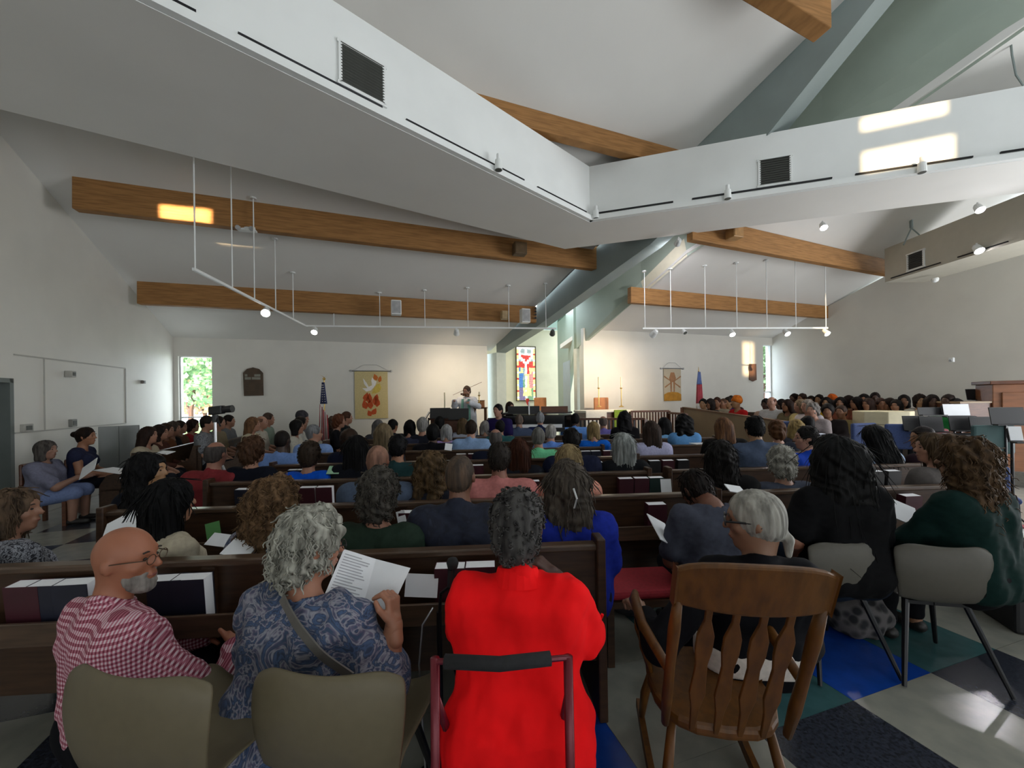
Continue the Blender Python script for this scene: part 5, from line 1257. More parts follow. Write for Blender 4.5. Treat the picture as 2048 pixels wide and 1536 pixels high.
# grand piano
pn = W(1075, 828, 8.3); pz = empty('grand_piano', (pn.x, pn.y, .15), R(-6), 'black grand piano with brown inner lid below the stained glass', 'piano')
ph = pn.z-.15
pts = [(-.70, -.2, 0), (.55, -.2, 0), (.72, .1, 0), (.72, .5, 0), (.45, .7, 0), (.2, 1.0, 0), (-.1, 1.45, 0), (-.45, 1.5, 0), (-.70, 1.3, 0)]
MB().prism([Vector(p)+UP*(ph-.34) for p in pts], (0, 0, .32)).build('case', mat('black lacquer', (.008, .008, .009), .15), pz, bevel=.01)
MB().prism([Vector((p[0], p[1]*.96, ph+.01+p[1]*.0)) for p in pts], (0, 0, .025)).build('lid', M_black, pz)
MB().box(-.6, .05, -.16, -.13, ph+.03, ph+.17).build('music_desk', M_black, pz); MB().box(.08, .62, -.16, -.12, ph+.03, ph+.16).build('lid_prop_panel', M_walnut, pz)
MB().box(-.64, .5, -.34, -.2, ph-.26, ph-.20).build('keyboard', M_paper, pz); MB().box(-.70, .55, -.36, -.2, ph-.34, ph-.26).build('key_bed', M_black, pz)
for x, y in ((-.6, -.1), (.6, .05), (-.3, 1.3)): MB().tube([(x, y, 0), (x, y, ph-.33)], [.035, .055], 10).build('leg', M_black, pz)
tag(MB().box(-.02, .0, -.1, .1, 0, .26).build('paper_sheet', M_paper), 'white sheet of music standing on the piano desk', 'paper').location = W(1059, 829, 8.1)
rb = tag(MB().prism([(-.06, 0, .0), (.06, 0, .0), (.05, 0, -.14), (.0, 0, -.26), (-.05, 0, -.14)], (0, .01, 0)).build('red_pendant', mat('red cloth pendant', (.55, .03, .02), .7)), 'small red pendant cloth hanging below the stained glass', 'cloth'); rb.location = niche_pt(1055, 797, .1)
# lectern, music stands
lp_ = W(893, 840, 8.6); le = empty('lectern', (lp_.x, lp_.y, .15), R(4), 'brown wooden lectern behind the front pews', 'lectern')
MB().box(-.34, .34, 0, .4, 0, lp_.z-.15).build('body', M_walnut, le, bevel=.01); MB().box(-.38, .38, -.04, .42, lp_.z-.15, lp_.z-.11).build('top', M_walnut, le, bevel=.01)
def music_stand(pxa, pxb, pyt, pyb, Z, label, zf=.0, rz=0.0, tilt=14, sheet=False, m=None, grp='black music stands'):
    a, b, c = W(pxa, pyt, Z), W(pxb, pyt, Z), W(pxa, pyb, Z); w_ = (b-a).length; H_ = a.z-c.z; mid = (a+b)/2
    e = empty('music_stand', (mid.x, mid.y, zf), rz, label, 'music stand', grp); zc = c.z-zf
    d = MB().obox((0, .03, zc+H_/2), (1, 0, 0), (0, math.cos(R(tilt)), math.sin(R(tilt))), (0, -math.sin(R(tilt))*-1, math.cos(R(tilt))), w_/2, .006, H_/2).build('desk', m or M_black, e)
    MB().box(-w_/2, w_/2, -.07, 0, zc-.005, zc+.01).build('ledge', M_black, e)
    MB().tube([(0, .05, .06), (0, .05, zc+H_*.3)], .013, 8).build('pole', M_blackm, e)
    for k in range(3):
        t_ = k*2.094+.5; MB().tube([(0, .05, .16), (.28*math.cos(t_), .05+.28*math.sin(t_), .012)], .010, 6).build('leg', M_blackm, e)
    if sheet: MB().obox((0, .015, zc+H_/2+.02), (1, 0, 0), (0, math.cos(R(tilt)), math.sin(R(tilt))), (0, math.sin(R(tilt)), math.cos(R(tilt))), w_*.46, .003, H_/2).build('sheet_music', M_paper, e)
    return e
music_stand(859, 900, 816, 837, 8.2, 'wide black music stand in front of the violinist, left desk', .15)
music_stand(897, 937, 817, 839, 8.1, 'wide black music stand in front of the violinist, right desk', .15)
music_stand(843, 861, 824, 841, 8.3, 'thin music stand with white sheet seen edge on left of the lectern', .15, R(-75), 30, True)
music_stand(975, 1003, 836, 862, 7.9, 'black music stand in front of the seated musician', .15)
# altar rail
def rail(pa, pb, Za, Zb, n, label, zb=.15):
    a, b = W(pa[0], pa[1], Za), W(pb[0], pb[1], Zb); zt_ = (a.z+b.z)/2; a.z = b.z = zt_; e = empty('altar_rail', (a.x, a.y, zb), 0, label, 'railing', 'altar rails'); o = Vector((a.x, a.y, zb)); d = b-a
    MB().bar(a-o, b-o, .07, .045).build('handrail', M_walnut, e); MB().bar(a-o-UP*(zt_-zb-.08), b-o-UP*(zt_-zb-.08), .05, .04).build('bottom_rail', M_walnut, e)
    for k in range(n):
        p = a-o+d*(k+.5)/n; MB().bar(p-UP*(zt_-zb-.1), p-UP*.02, .026, .026, up=E2).build('baluster', M_blackm if n > 15 else M_walnut, e)
    for p in (a-o, b-o): MB().bar(p-UP*(zt_-zb), p, .07, .07, up=E2).build('newel_post', M_walnut, e)
rail((1262, 821), (1337, 824), 9.6, 9.7, 13, 'brown altar rail right of the altar'); rail((1337, 824), (1372, 830), 9.7, 8.9, 6, 'short brown altar rail beside the ramp panel')
rail((1125, 838), (1290, 838), 8.55, 8.2, 20, 'low brown altar rail with dark balusters in front of the altar', 0)
# banners
def banner(px0, px1, pyt, pyb, Apt, label, base_c, shapes, rodm):
    a, b = Apt(px0, pyt), Apt(px1, pyt); c = Apt(px0, pyb); w_ = (b-a).length; H_ = a.z-c.z; e = empty('wall_banner', Vector((a.x, a.y, c.z))-E2*.03, PSI, label, 'banner')
    MB().box(0, w_, -.004, .004, 0, H_).build('cloth', base_c, e)
    MB().tube([(-.09, 0, H_), (w_+.09, 0, H_)], .016, 8).build('rod', rodm, e)
    for x in (-.09, w_+.09): MB().lathe([(.002, -.03), (.03, -.02), (.034, 0), (.03, .02), (.002, .03)], (x, 0, H_), 10).build('finial', rodm, e)
    MB().tube([(-.02, 0, H_+.02), (w_*.28, 0, H_+.17), (w_*.68, 0, H_+.17), (w_+.02, 0, H_+.02)], .004, 5).build('hanging_cord', rodm, e)
    for nm, m, polys in shapes:
        g = MB()
        for P in polys: g.prism([(x*w_, -.009, (1-y)*H_) for x, y in P], (0, .0045, 0))
        g.build(nm, m, e)
    return e
def wpt(px, py):
    u, v = ray(px, py); k = E2.dot(CL)/E2.dot(Vector((u, 1, 0))); return Vector((u*k, k, CAMH+v*k))
def wpt2(px, py):
    u, v = ray(px, py); k = E2.dot(CR)/E2.dot(Vector((u, 1, 0))); return Vector((u*k, k, CAMH+v*k))
def leaf(x, y, L, w_, a):
    c, s_ = math.cos(R(a)), math.sin(R(a)); P = [(0, 0), (.3, .5), (.6, .42), (1, 0), (.6, -.42), (.3, -.5)]; return [(x+(p*L*s_+q*w_*c)*1.45, y-(p*L*c-q*w_*s_)) for p, q in P]
M_or = mat('orange felt', (.58, .16, .03), .9, var=.1, scale=30); M_or2 = mat('red orange felt', (.52, .085, .02), .9, var=.1, scale=30); M_gold = mat('gold felt', (.62, .48, .10), .9, var=.1, scale=30); M_wf = mat('white felt', (.80, .78, .74), .9, var=.04, scale=30)
banner(709, 775, 742, 838, wpt, 'cream banner with white dove and orange flame on the left altar wall', mat('cream banner cloth', (.60, .50, .25), .9, var=.05, scale=30), [
    ('dove', M_wf, [[(.25, .15), (.36, .25), (.42, .33), (.52, .30), (.50, .20), (.53, .13), (.60, .20), (.66, .22), (.62, .30), (.55, .36), (.48, .41), (.34, .43), (.22, .36), (.38, .36), (.28, .27)]]),
    ('gold_drop', M_gold, [[(.56, .38), (.66, .28), (.76, .26), (.80, .36), (.74, .44), (.62, .47), (.50, .48)]]),
    ('flame_tip', M_or, [leaf(.66, .20, .15, .10, -18), leaf(.74, .24, .15, .08, 12)]),
    ('flame', M_or2, [leaf(.30, .64, .20, .13, 16), leaf(.42, .68, .22, .13, 4), leaf(.34, .80, .20, .13, -16), leaf(.48, .80, .22, .12, -8), leaf(.58, .72, .22, .12, 12), leaf(.66, .76, .20, .12, 6), leaf(.62, .62, .14, .10, 16), leaf(.52, .92, .16, .11, 30), leaf(.48, .95, .14, .11, -26)])], M_chrome)
banner(1326, 1360, 737, 802, wpt2, 'slim tan banner with rays and a golden mound on the right altar wall', mat('tan banner cloth', (.52, .45, .33), .9, var=.05, scale=30), [
    ('mound', M_gold if False else mat('amber felt', (.50, .24, .03), .9), [[(.0, .80), (.2, .74), (.5, .72), (.8, .74), (1, .80), (1, 1), (0, 1)]]),
    ('figure', mat('brown felt', (.38, .19, .09), .9), [[(.38, .72), (.36, .40), (.30, .30), (.40, .12), (.60, .12), (.70, .30), (.64, .40), (.62, .72), (.56, .72), (.54, .42), (.46, .42), (.44, .72)]]),
    ('ray', mat('brown felt', (.38, .19, .09), .9), [[(.02, .22), (.36, .36), (.36, .39), (.0, .26)], [(.98, .22), (.64, .36), (.64, .39), (1, .26)], [(.04, .56), (.36, .44), (.38, .47), (.06, .60)], [(.96, .56), (.64, .44), (.62, .47), (.94, .60)]])], M_chrome)
# hymn board and plaque
def board(pts_px, fn, label, m):
    P = [fn(x, y) for x, y in pts_px]; o = P[0]; e = empty('hymn_board', o-E2*.02, 0, label, 'board')
    MB().prism([p-o for p in P], -E2*.03).build('board_panel', m, e, bevel=.006); return e, o
M_dkbr = mat('dark brown board wood', (.075, .045, .022), .5, var=.15, scale=6)
e, o = board([(487, 746), (495, 738), (507, 735), (519, 738), (527, 746), (528, 791), (489, 792)], wpt, 'dark brown hymn number board on the left altar wall', M_dkbr)
for (x0, x1, y) in ((491, 496, 751), (510, 522, 751), (491, 503, 757), (505, 522, 757)):
    a, b = wpt(x0, y), wpt(x1, y); MB().prism([a-o-UP*.03, b-o-UP*.03, b-o+UP*.03, a-o+UP*.03], -E2*.008).build('number_card', mat('faded number card', (.25, .25, .21), .7), e).location = -E2*.031
for y in (760, 771, 782): a, b = wpt(490, y), wpt(526, y); MB().bar(a-o-E2*.034, b-o-E2*.034, .008, .012).build('card_rail', M_dkbr, e)
board([(1497, 728), (1510, 728), (1511, 760), (1504, 763), (1497, 760)], wpt2, 'brown wooden plaque right of the sunlit wall patch', mat('brown plaque wood', (.16, .08, .05), .5))
# flags
def flag(px, pyt, pyb, Z, label, kind, bz):
    t_ = W(px, pyt, Z); e = empty('flag_on_pole', (t_.x, t_.y, bz), 0, label, 'flag'); H_ = t_.z-bz
    MB().tube([(0, 0, 0), (0, 0, H_-.1)], .013, 8).build('pole', M_brass if kind == 'us' else M_oak, e); MB().lathe([(.12, 0), (.12, .03), (.05, .05), (.02, .07)], n=16).build('base', M_brass, e)
    f = MB()
    if kind == 'us':
        f.lathe([(.002, 0), (.03, .02), (.035, .045), (.012, .07)], (0, 0, H_-.12), 10)
        for s_ in (-1, 1): f.add([(0, 0, H_-.05), (s_*.09, 0, H_+.01), (s_*.03, .0, H_-.03), (0, .012, H_-.04)], [(0, 1, 2), (0, 2, 3), (0, 3, 1), (1, 3, 2)])
    else: f.tube([(0, 0, H_-.1), (0, 0, H_+.02)], [.012, .003], 8)
    f.build('finial', M_brass, e)
    cols = {'us_r': mat('flag red', (.42, .05, .06), .8), 'us_w': mat('flag white', (.66, .62, .58), .8), 'us_b': mat('flag navy', (.03, .04, .12), .8), 'c_b': mat('flag blue', (.12, .18, .42), .8), 'c_r': mat('flag crimson', (.42, .05, .07), .8)}
    def strip(n0, n1, z0, z1, w0, w1, m, nm, amp=.05, ph=0.0, tilt_=.0):
        g = MB(); V = []; NN, KK = 8, 7
        for k in range(KK+1):
            z = z0+(z1-z0)*k/KK; w_ = w0+(w1-w0)*k/KK
            for j in range(NN+1):
                s_ = n0+(n1-n0)*j/NN; x = (s_-.5)*w_*1.0; V.append((x, -.02-amp*abs(math.sin(s_*9+ph)), z-tilt_*(s_)))
        g.add(V, [(a*(NN+1)+j, a*(NN+1)+j+1, (a+1)*(NN+1)+j+1, (a+1)*(NN+1)+j) for a in range(KK) for j in range(NN)]); o_ = g.build(nm, m, e, smooth=True); sl = o_.modifiers.new('t', 'SOLIDIFY'); sl.thickness = .004
        return o_
    if kind == 'us':
        zt_, zm, zb_ = H_-.16, H_-.62, H_-1.35
        c_ = strip(0, 1, zt_, zm, .05, .16, cols['us_b'], 'canton')
        st = MB(); r = random.Random(2)
        for rr in range(8):
            for cc_ in range(3):
                z = zt_-.06-rr*.05; w_ = .05+.10*(rr/8); x = (cc_/2-.5)*w_*.8
                st.obox((x, -.085, z), (1, 0, 0), (0, 1, 0), (0, 0, 1), .008, .003, .008)
        st.build('star', cols['us_w'], c_)
        for k in range(9): strip(k/9, (k+1)/9, zm, zb_, .16, .22, cols['us_r' if k % 2 == 0 else 'us_w'], 'stripe', .03, .5, .25)
    else:
        strip(0, 1, H_-.12, H_-.45, .05, .13, cols['c_b'], 'canton'); strip(0, 1, H_-.45, H_-.95, .13, .18, cols['c_r'], 'red_fold'); strip(0, 1, H_-.95, H_-1.5, .18, .2, cols['us_w'], 'white_fold')
    return e
flag(648, 750, 0, 8.6, 'draped United States flag on brass eagle pole by the left wall', 'us', 0)
flag(1397, 735, 0, 10.6, 'draped blue, red and white church flag beside the tan banner', 'c', .15)
# ramp panel
pa, pb = W(1365, 815, 9.6), W(1600, 848, 7.2)
rpn = empty('ramp_panel', (pa.x, pa.y, 0), 0, 'long tan wooden parapet in front of the choir', 'partition'); q = Vector((pa.x, pa.y, 0))
MB().prism([Vector((0, 0, 0)), Vector((pb.x, pb.y, 0))-q, pb-q, pa-q], E1*.06).build('panel', M_tan, rpn); MB().bar(pa-q+E1*.03, pb-q+E1*.03, .10, .03).build('cap_rail', mat('light brown cap', (.20, .11, .06), .5), rpn)
MB().bar(Vector((0, 0, 0)), Vector((0, 0, pa.z)), .07, .07, up=E2).build('end_post', M_walnut, rpn)
# choir platform, font, blue chairs
cpl = [CR-E1*3.6-E2*.1, CR-E1*.05-E2*.1, CR-E1*.05-E2*7.0, CR-E1*1.7-E2*7.0]
struct(MB().prism(cpl, (0, 0, .25)).build('choir_floor', _M['grey chancel carpet']))
fp = W(1765, 822, 7.2); fo = empty('baptismal_font', (fp.x, fp.y, 0), R(12), 'cream octagonal font on pedestal right of the choir', 'font'); M_font = mat('cream stone', (.62, .56, .38), .6, var=.05, scale=10)
def octa(r, z0, z1, r2=None): return MB().lathe([(r, z0), (r2 or r, z1)], n=8)
octa(.42, fp.z-.30, fp.z).build('basin', M_font, fo, bevel=.01); octa(.22, fp.z-.42, fp.z-.30, .40).build('basin_cove', M_font, fo); octa(.19, .12, fp.z-.42, .17).build('pedestal', M_font, fo); octa(.32, 0, .12, .28).build('plinth', M_font, fo)
def stack_chair(px, py, Z, rz, m, label, grp, wd=.44):
    P = W(px, py, Z); e = empty('padded_chair', (P.x, P.y, 0), rz, label, 'chair', grp); H_ = P.z
    MB().box(-wd/2, wd/2, -.03, .03, H_-.36, H_).build('backrest', m, e, bevel=.025); MB().box(-wd/2, wd/2, .02, .44, .42, .49).build('seat', m, e, bevel=.03)
    for sx in (-1, 1):
        MB().tube([(sx*(wd/2-.03), -.01, H_-.1), (sx*(wd/2-.03), .0, .4), (sx*(wd/2-.02), -.06, 0)], .012, 6).build('leg', M_blackm, e); MB().tube([(sx*(wd/2-.03), .42, .44), (sx*(wd/2-.02), .46, 0)], .012, 6).build('leg', M_blackm, e)
GB = 'blue padded chairs by the choir'
stack_chair(1590, 842, 6.6, R(0), M_blue_fab, 'blue padded chair in front of the ramp panel end', GB)
stack_chair(1727, 846, 5.9, R(10), M_blue_fab, 'blue padded chair left of the cream font', GB, .42); stack_chair(1808, 848, 5.7, R(-20), M_blue_fab, 'blue padded chair just right of the cream font', GB)
stack_chair(1985, 850, 5.0, R(-10), mat('dark green fabric', (.05, .10, .10), .8), 'dark green padded chair at the right edge', GB); stack_chair(1960, 930, 4.6, R(140), M_blue_fab, 'blue padded chair behind the auburn haired woman', GB)
stack_chair(1868, 858, 5.6, R(8), mat('dark red fabric', (.16, .015, .02), .8), 'dark red padded chair among the music stands', GB)
stack_chair(1918, 866, 5.3, R(-6), M_black, 'black padded chair among the music stands', GB)
GM = 'music stands of the band'
for k, (a, b, t_, bt, Z, lb, sh) in enumerate([(1812, 1850, 832, 862, 5.6, 'black music stand above the red padded chair', False), (1846, 1886, 833, 864, 5.5, 'black music stand in the middle of the band', False), (1842, 1884, 815, 831, 6.3, 'grey black music stand behind the middle ones', False), (1906, 1950, 832, 862, 5.3, 'black music stand left of the organ', False), (1948, 1992, 834, 864, 5.2, 'black music stand in front of the organ', False), (1990, 2048, 815, 850, 4.9, 'black music stand at the right edge by the organ', False), (1940, 1992, 778, 800, 7.4, 'high black music stand in front of the organ case', False), (1890, 1938, 811, 834, 6.2, 'music stand holding white sheet music', True), (2022, 2046, 857, 885, 4.2, 'small stand with white sheet at the right edge', True)]):
    music_stand(a, b, t_, bt, Z, lb, 0, R(-10), 10, sh, None, GM)
og = W(1985, 762, 6.9); oe = empty('organ_case', (og.x, og.y, 0), R(-30), 'brown wooden organ case at the right edge', 'organ'); MB().box(0, 1.0, 0, .6, 0, og.z-.06).build('case', mat('orange brown organ wood', (.22, .085, .035), .45, var=.12, scale=3, stretch=(1, 1, 6)), oe, bevel=.01); MB().box(-.04, 1.04, -.04, .64, og.z-.06, og.z).build('top', M_walnut, oe, bevel=.01)
MB().box(.1, .9, -.025, 0, .2, og.z-.2).build('front_panel', _M['orange brown organ wood'], oe, bevel=.01)
cs = W(1935, 803, 7.0); ce = empty('low_cabinet', (cs.x, cs.y, 0), R(-12), 'low brown cabinet with white papers behind the stands', 'cabinet'); MB().box(-.1, .9, 0, .5, 0, cs.z-.03).build('body', M_walnut, ce); MB().box(-.12, .92, -.02, .52, cs.z-.03, cs.z).build('top', M_tan, ce)
for x, y, Z, lb in ((1975, 1035, 2.9, 'white sheet lying on the dark case at the right edge'),): pass
kc = WH(2040, 1120, .0); ke = empty('instrument_case', (3.55, 2.75, 0), R(-20), 'black case with red folder and white sheet at the right edge', 'case'); MB().box(-.2, .35, -.2, .2, 0, .62).build('case_body', M_black, ke, bevel=.02); MB().box(-.12, .3, -.16, .1, .622, .63).build('white_sheet', M_paper, ke); MB().box(.02, .34, -.12, .16, .632, .64).build('red_folder', mat('red folder', (.40, .02, .05), .6), ke)
# ================================================================== SIDE GROUPS AND CHOIR
GL = 'people on the side pews facing the nave'
def side(label, px, py, Z, hair, hc, shirt, **k):
    k.setdefault('face', 72); return person(label, px, py, Z, hair, hc, shirt, group=k.pop('group', GL), showface=True, **k)
side('woman with long brown hair in tan t-shirt holding a programme', 297, 855, 6.0, 'long', '2c1e18', 'a59a86', build='f', L=.12)
side('person in brown plaid jacket second from the tan t-shirt woman', 320, 851, 6.5, 'bob', '241914', '4a2c24', build='f', sleeve='l')
side('person in rust top third along the left side pew', 333, 849, 6.95, 'short', '3a2a20', '6a4028', build='m')
side('person in black top fourth along the left side pew', 347, 846, 7.4, 'wavyshort', '4a4038', '16161a', build='f', sleeve='l')
side('person in brown top fifth along the left side pew', 361, 844, 7.85, 'short', '33261e', '5a4030', build='m')
side('person in red shirt at the window end of the side pew', 386, 842, 8.3, 'wavyshort', '2a1a16', '8a2228', build='f')
side('man with dark hair in grey plaid shirt behind the tripod', 415, 834, 6.9, 'short', '1e1713', '5c5e60', build='m', sm=M_plaid)
side('man in beige shirt right of the tripod', 438, 836, 7.5, 'short', '221812', '8c8068', build='m')
side('tall man with dark hair in grey shirt right of the tripod', 458, 831, 8.2, 'short', '1c1512', '6a6c70', build='h')
side('woman with long tan hair in cream top', 506, 837, 6.9, 'long', '6a4c34', 'b0a890', build='f', L=.08)
side('bald man in pale shirt behind the tan haired woman', 523, 833, 7.5, 'fringe', '6a4e3e', 'a8a49a', build='m')
side('man in pale green shirt near the hymn board', 537, 829, 8.2, 'short', '4a3a30', '7c8c80', build='m')
side('woman with dark bob in white blouse by the flag', 594, 841, 7.0, 'bob', '12100f', 'b4b0a4', build='f')
side('woman in white collared top behind the dark bob', 602, 834, 7.6, 'bob', '1c1614', 'b8b8b4', build='f')
side('person in grey cap and grey shirt near the flag', 606, 826, 8.3, 'headwrap', '3c3a40', '5a5a60', build='m')
side('woman with auburn curls in black top right of the flag', 678, 833, 7.5, 'wavyshort', '5c3420', '121216', build='f')
side('person in dark jacket with green stole right of the flag', 694, 825, 8.3, 'short', '4a3022', '1e2424', build='m', sleeve='l')
side('person with curly brown hair at the back right of the flag', 668, 834, 8.9, 'curly', '4e3c30', '2c2a28', build='f', L=.05)
def side_pew(px, py, Z, L, label):
    P = W(px, py, Z); pew((P.x, P.y, 0), R(-252), L, label, rack=False, group='side pews')
for (px, Z0, lb) in ((275, 5.7, 'dark side pew of the left wall group'), (396, 6.6, 'dark side pew behind the tripod man'), (486, 6.6, 'dark side pew of the cream top woman'), (574, 6.7, 'dark side pew of the white blouse woman'), (655, 7.2, 'dark side pew right of the flag')):
    side_pew(px, 900, Z0, 2.9, lb)
# seated by the left wall
r_, J = near('woman with grey bob in lavender top sitting cross legged by the left wall', 92, 884, 5.35, 70, 5, cloth('77788c'), None, skin('96705e'), 'bob', hairm('55504c', '2e2a28'), fat=1.22, bust=1, sleeve=.8, h=.014, hh=.011, group=GL, lean=-.05, armpx={'R': ((112, 975, 5.2), (155, 955, 5.3)), 'L': ((120, 965, 5.6), (165, 950, 5.6))})
Fd = Field(*bounds(J), .018); leg_sdf(Fd, J, 'L', .03, .95); leg_sdf(Fd, J, 'R', .03, .95); V, Q = Fd.mesh(); inst('skirt', fastmesh('skirt', V, Q), cloth('7b8cb8'), r_)
r_, J = near('woman with dark updo in navy sleeveless top by the left wall', 172, 858, 5.75, 62, 10, cloth('262a42'), cloth('14161e'), skin('96684e'), 'bun', hairm('241812', '120c09'), bust=1, sleeve=.1, h=.014, hh=.011, group=GL, lean=.12)
def fold_chair(px, Z, rz, label):
    u, _ = ray(px, 900); e = empty('wooden_chair', (u*Z, Z, 0), rz, label, 'chair', 'chairs by the left wall')
    MB().box(-.22, .22, .0, .42, .40, .44).build('seat', M_walnut, e, bevel=.01); MB().box(-.22, .22, -.04, 0, .55, .84).build('backrest', M_walnut, e, bevel=.02)
    for x in (-.22, .18):
        MB().box(x, x+.04, -.04, 0, 0, .56).build('leg', M_walnut, e); MB().box(x, x+.04, .38, .42, 0, .41).build('leg', M_walnut, e)
fold_chair(70, 5.35, R(-70), 'dark wooden chair under the lavender top woman'); fold_chair(150, 5.75, R(-62), 'dark wooden chair under the navy sleeveless top woman')
def held(px, py, Z, w_, hh, rot, label, m=None, name='programme_sheet'):
    P = W(px, py, Z); o = MB().box(-w_/2, w_/2, -hh/2, hh/2, -.003, .003).build(name, m or M_paper); o.location = P; o.rotation_euler = tuple(R(a) for a in rot); return tag(o, label, 'paper', 'printed programmes')
held(177, 937, 5.2, .20, .30, (30, -40, 20), 'white programme in the hands of the lavender top woman'); held(232, 941, 5.4, .44, .24, (0, 5, -10), 'pale folder on the lap of the navy sleeveless woman')
held(330, 905, 5.6, .18, .14, (10, 5, 0), 'white programme on the lap of the tan t-shirt woman'); held(255, 1056, 2.35, .30, .26, (40, -28, 10), 'white programme held by the tweed top woman')
held(897, 894, 5.6, .10, .12, (45, 10, 10), 'white programme beside the man in dark suit'); held(1400, 887, 5.4, .22, .16, (0, 0, 10), 'white sheet right of the sky blue tank top'); held(1325, 1062, 2.5, .16, .22, (30, 30, 20), 'white sheet in the hand of the grey t-shirt person')
held(1470, 978, 2.95, .12, .1, (20, 10, 0), 'small white paper on the pew near the white curly hair'); held(1795, 1020, 2.6, .22, .18, (35, 25, -20), 'white brochure beside the auburn haired woman'); held(668, 940, 3.9, .12, .10, (40, 0, 0), 'mint leaflet beside the azure shirt', M_mint)
held(480, 1098, 2.05, .13, .11, (25, 15, 0), 'white programme left of the frizzy haired woman'); held(272, 944, 3.3, .2, .1, (0, -25, 0), 'long white sheet near the navy jacket woman')
# camera on tripod
tp_ = W(434, 826, 4.35); te = empty('video_camera_tripod', (tp_.x, tp_.y, 0), 0, 'silver tripod with small black video camera before the left window', 'tripod'); H_ = tp_.z
ax = (W(452, 824, 4.35)-tp_).normalized()
MB().obox((0, 0, H_+.03), ax, (0, 1, 0), UP, .07, .04, .045).build('camera_body', M_black, te, bevel=.01); MB().tube([ax*.05+UP*(H_+.03), ax*.17+UP*(H_+.028)], [.035, .04], 12).build('lens_barrel', M_black, te); MB().tube([(-.02, 0, H_-.02), (-.02, 0, H_-.10)], .03, 10).build('pan_head', M_black, te)
MB().tube([(0, 0, H_-.05), (.07, -.05, H_-.14)], .008, 6).build('pan_handle', M_black, te); MB().tube([(-.02, 0, H_-.1), (-.02, 0, .95)], .014, 8).build('centre_column', M_chrome, te); MB().lathe([(.03, 0), (.035, .05), (.03, .09)], (-.02, 0, H_-.44), 10).build('collar', M_black, te)
for k in range(3):
    a = k*2.094+.4; MB().tube([(-.02, 0, H_-.40), (.34*math.cos(a), .34*math.sin(a), .0)], [.016, .011], 8).build('leg', M_chrome, te)
# grey partition by the left wall
a, b = W(196, 905, 6.35), W(277, 850, 6.75)
pe = empty('partition_screen', (a.x, a.y, 0), 0, 'grey low partition screen against the left wall', 'partition'); zt_ = b.z
q = Vector((a.x, a.y, 0)); e_ = Vector((b.x, b.y, 0))-q
for k in range(2): MB().prism([e_*(k*.5+.005), e_*(k*.5+.495), e_*(k*.5+.495)+UP*zt_, e_*(k*.5+.005)+UP*zt_], E2*.04).build('panel', M_partition, pe, bevel=.005)
# small wall devices
def device(px, py, w_, h_, label, m, name='wall_box', dpt=.05):
    s_ = lw_s(px); p = LW(s_); P = W(px, py, p.y); e = empty(name, P+E1*.005, PSI, label, 'wall fixture'); MB().box(0, dpt, -w_/2, w_/2, -h_/2, h_/2).build('housing', m, e, bevel=.006); MB().box(dpt, dpt+.006, -w_*.3, w_*.3, -h_*.28, h_*.28).build('cover_plate', M_grille, e)
M_devw = mat('off white device plastic', (.42, .41, .37), .5)
device(133, 748, .10, .10, 'small white round sensor high on the left wall', M_devw, 'wall_sensor', .09); device(283, 764, .09, .07, 'small dark box near the corner window', mat('brown grey device', (.18, .16, .14), .5), 'wall_box'); device(48, 856, .16, .11, 'white thermostat beside the doorway', M_devw, 'thermostat'); device(141, 846, .12, .12, 'grey intercom box below the wall sensor', mat('grey device plastic', (.22, .22, .20), .5), 'intercom_box')
# violinist
r_, J = near('violinist in white robe with pale green stole playing', 934, 774, 8.9, 180, 0, cloth('b4b6c4'), None, skin('8a5c48'), 'short', hairm('4a3a30', '2a201a'), h=.016, hh=.012, group='musicians in the chancel', sleeve=1.9, lean=.0)
for o in list(r_.children): bpy.data.objects.remove(o)
bpy.data.objects.remove(r_)
P = W(934, 774, 10.0); J = skeleton(P.z-PZ, .02, .98, 1.0, stand=True, turn=18, nod=8, arms={'L': ((-.30, .10, 1.12), (-.14, .34, 1.22)), 'R': ((.27, .22, 1.14), (.20, .42, 1.26))})
J['head'][1] = .03
r_ = inst('person', fastmesh('person', *body_mesh(J, .016)), skin('a87c68'), None, (P.x, P.y, PZ), (0, 0, R(172))); tag(r_, 'violinist in white robe with pale green stole standing and playing', 'person', 'musicians in the chancel')
Fd = Field(*bounds(J), .018); torso_sdf(Fd, J, .02)
for n in 'LR': arm_sdf(Fd, J, n, .026, 1.92)
for sx in (-1, 1): Fd.cap((sx*.08, 0, J['hip'][2]), (sx*.12, .0, .14), .14, .18, .08)
Fd.cut((0, 0, .10), (0, 0, -1), .01); V, Q = Fd.mesh(); inst('robe', fastmesh('robe', V+vnormals(V, Q)*(wob(V*np.array([1, 1, .2]), 40)*.008)[:, None], Q), cloth('d4d6de'), r_)
for sx in (-1, 1): MB().prism([(sx*.05, .135, J['sh'][2]+.03), (sx*.11, .125, J['sh'][2]+.02), (sx*.15, .215, .45), (sx*.05, .225, .45)], (0, .012, 0)).build('stole', mat('pale green stole cloth', (.22, .48, .40), .8), r_)
hair_child(r_, J, fastmesh('hair', *hair_mesh('short', .012)), hairm('4a3a30', '2a201a')); face_parts(r_, J); glasses(r_, J, M_black)
vi = empty('violin', tuple(r_.matrix_world @ Vector((0, 0, 0)) if False else (P.x, P.y, PZ)), R(172), 'brown violin held at the chin with a bow', 'violin'); vc = Vector((.03, .17, J['neck'][2]+.10)); vd = Vector((-.38, .88, -.12)).normalized(); vx = vd.cross(UP).normalized(); vz = vx.cross(vd)
vp = [(-.06, .0), (-.10, .05), (-.10, .11), (-.065, .17), (-.085, .24), (-.08, .31), (-.03, .355), (.03, .355), (.08, .31), (.085, .24), (.065, .17), (.10, .11), (.10, .05), (.06, .0)]
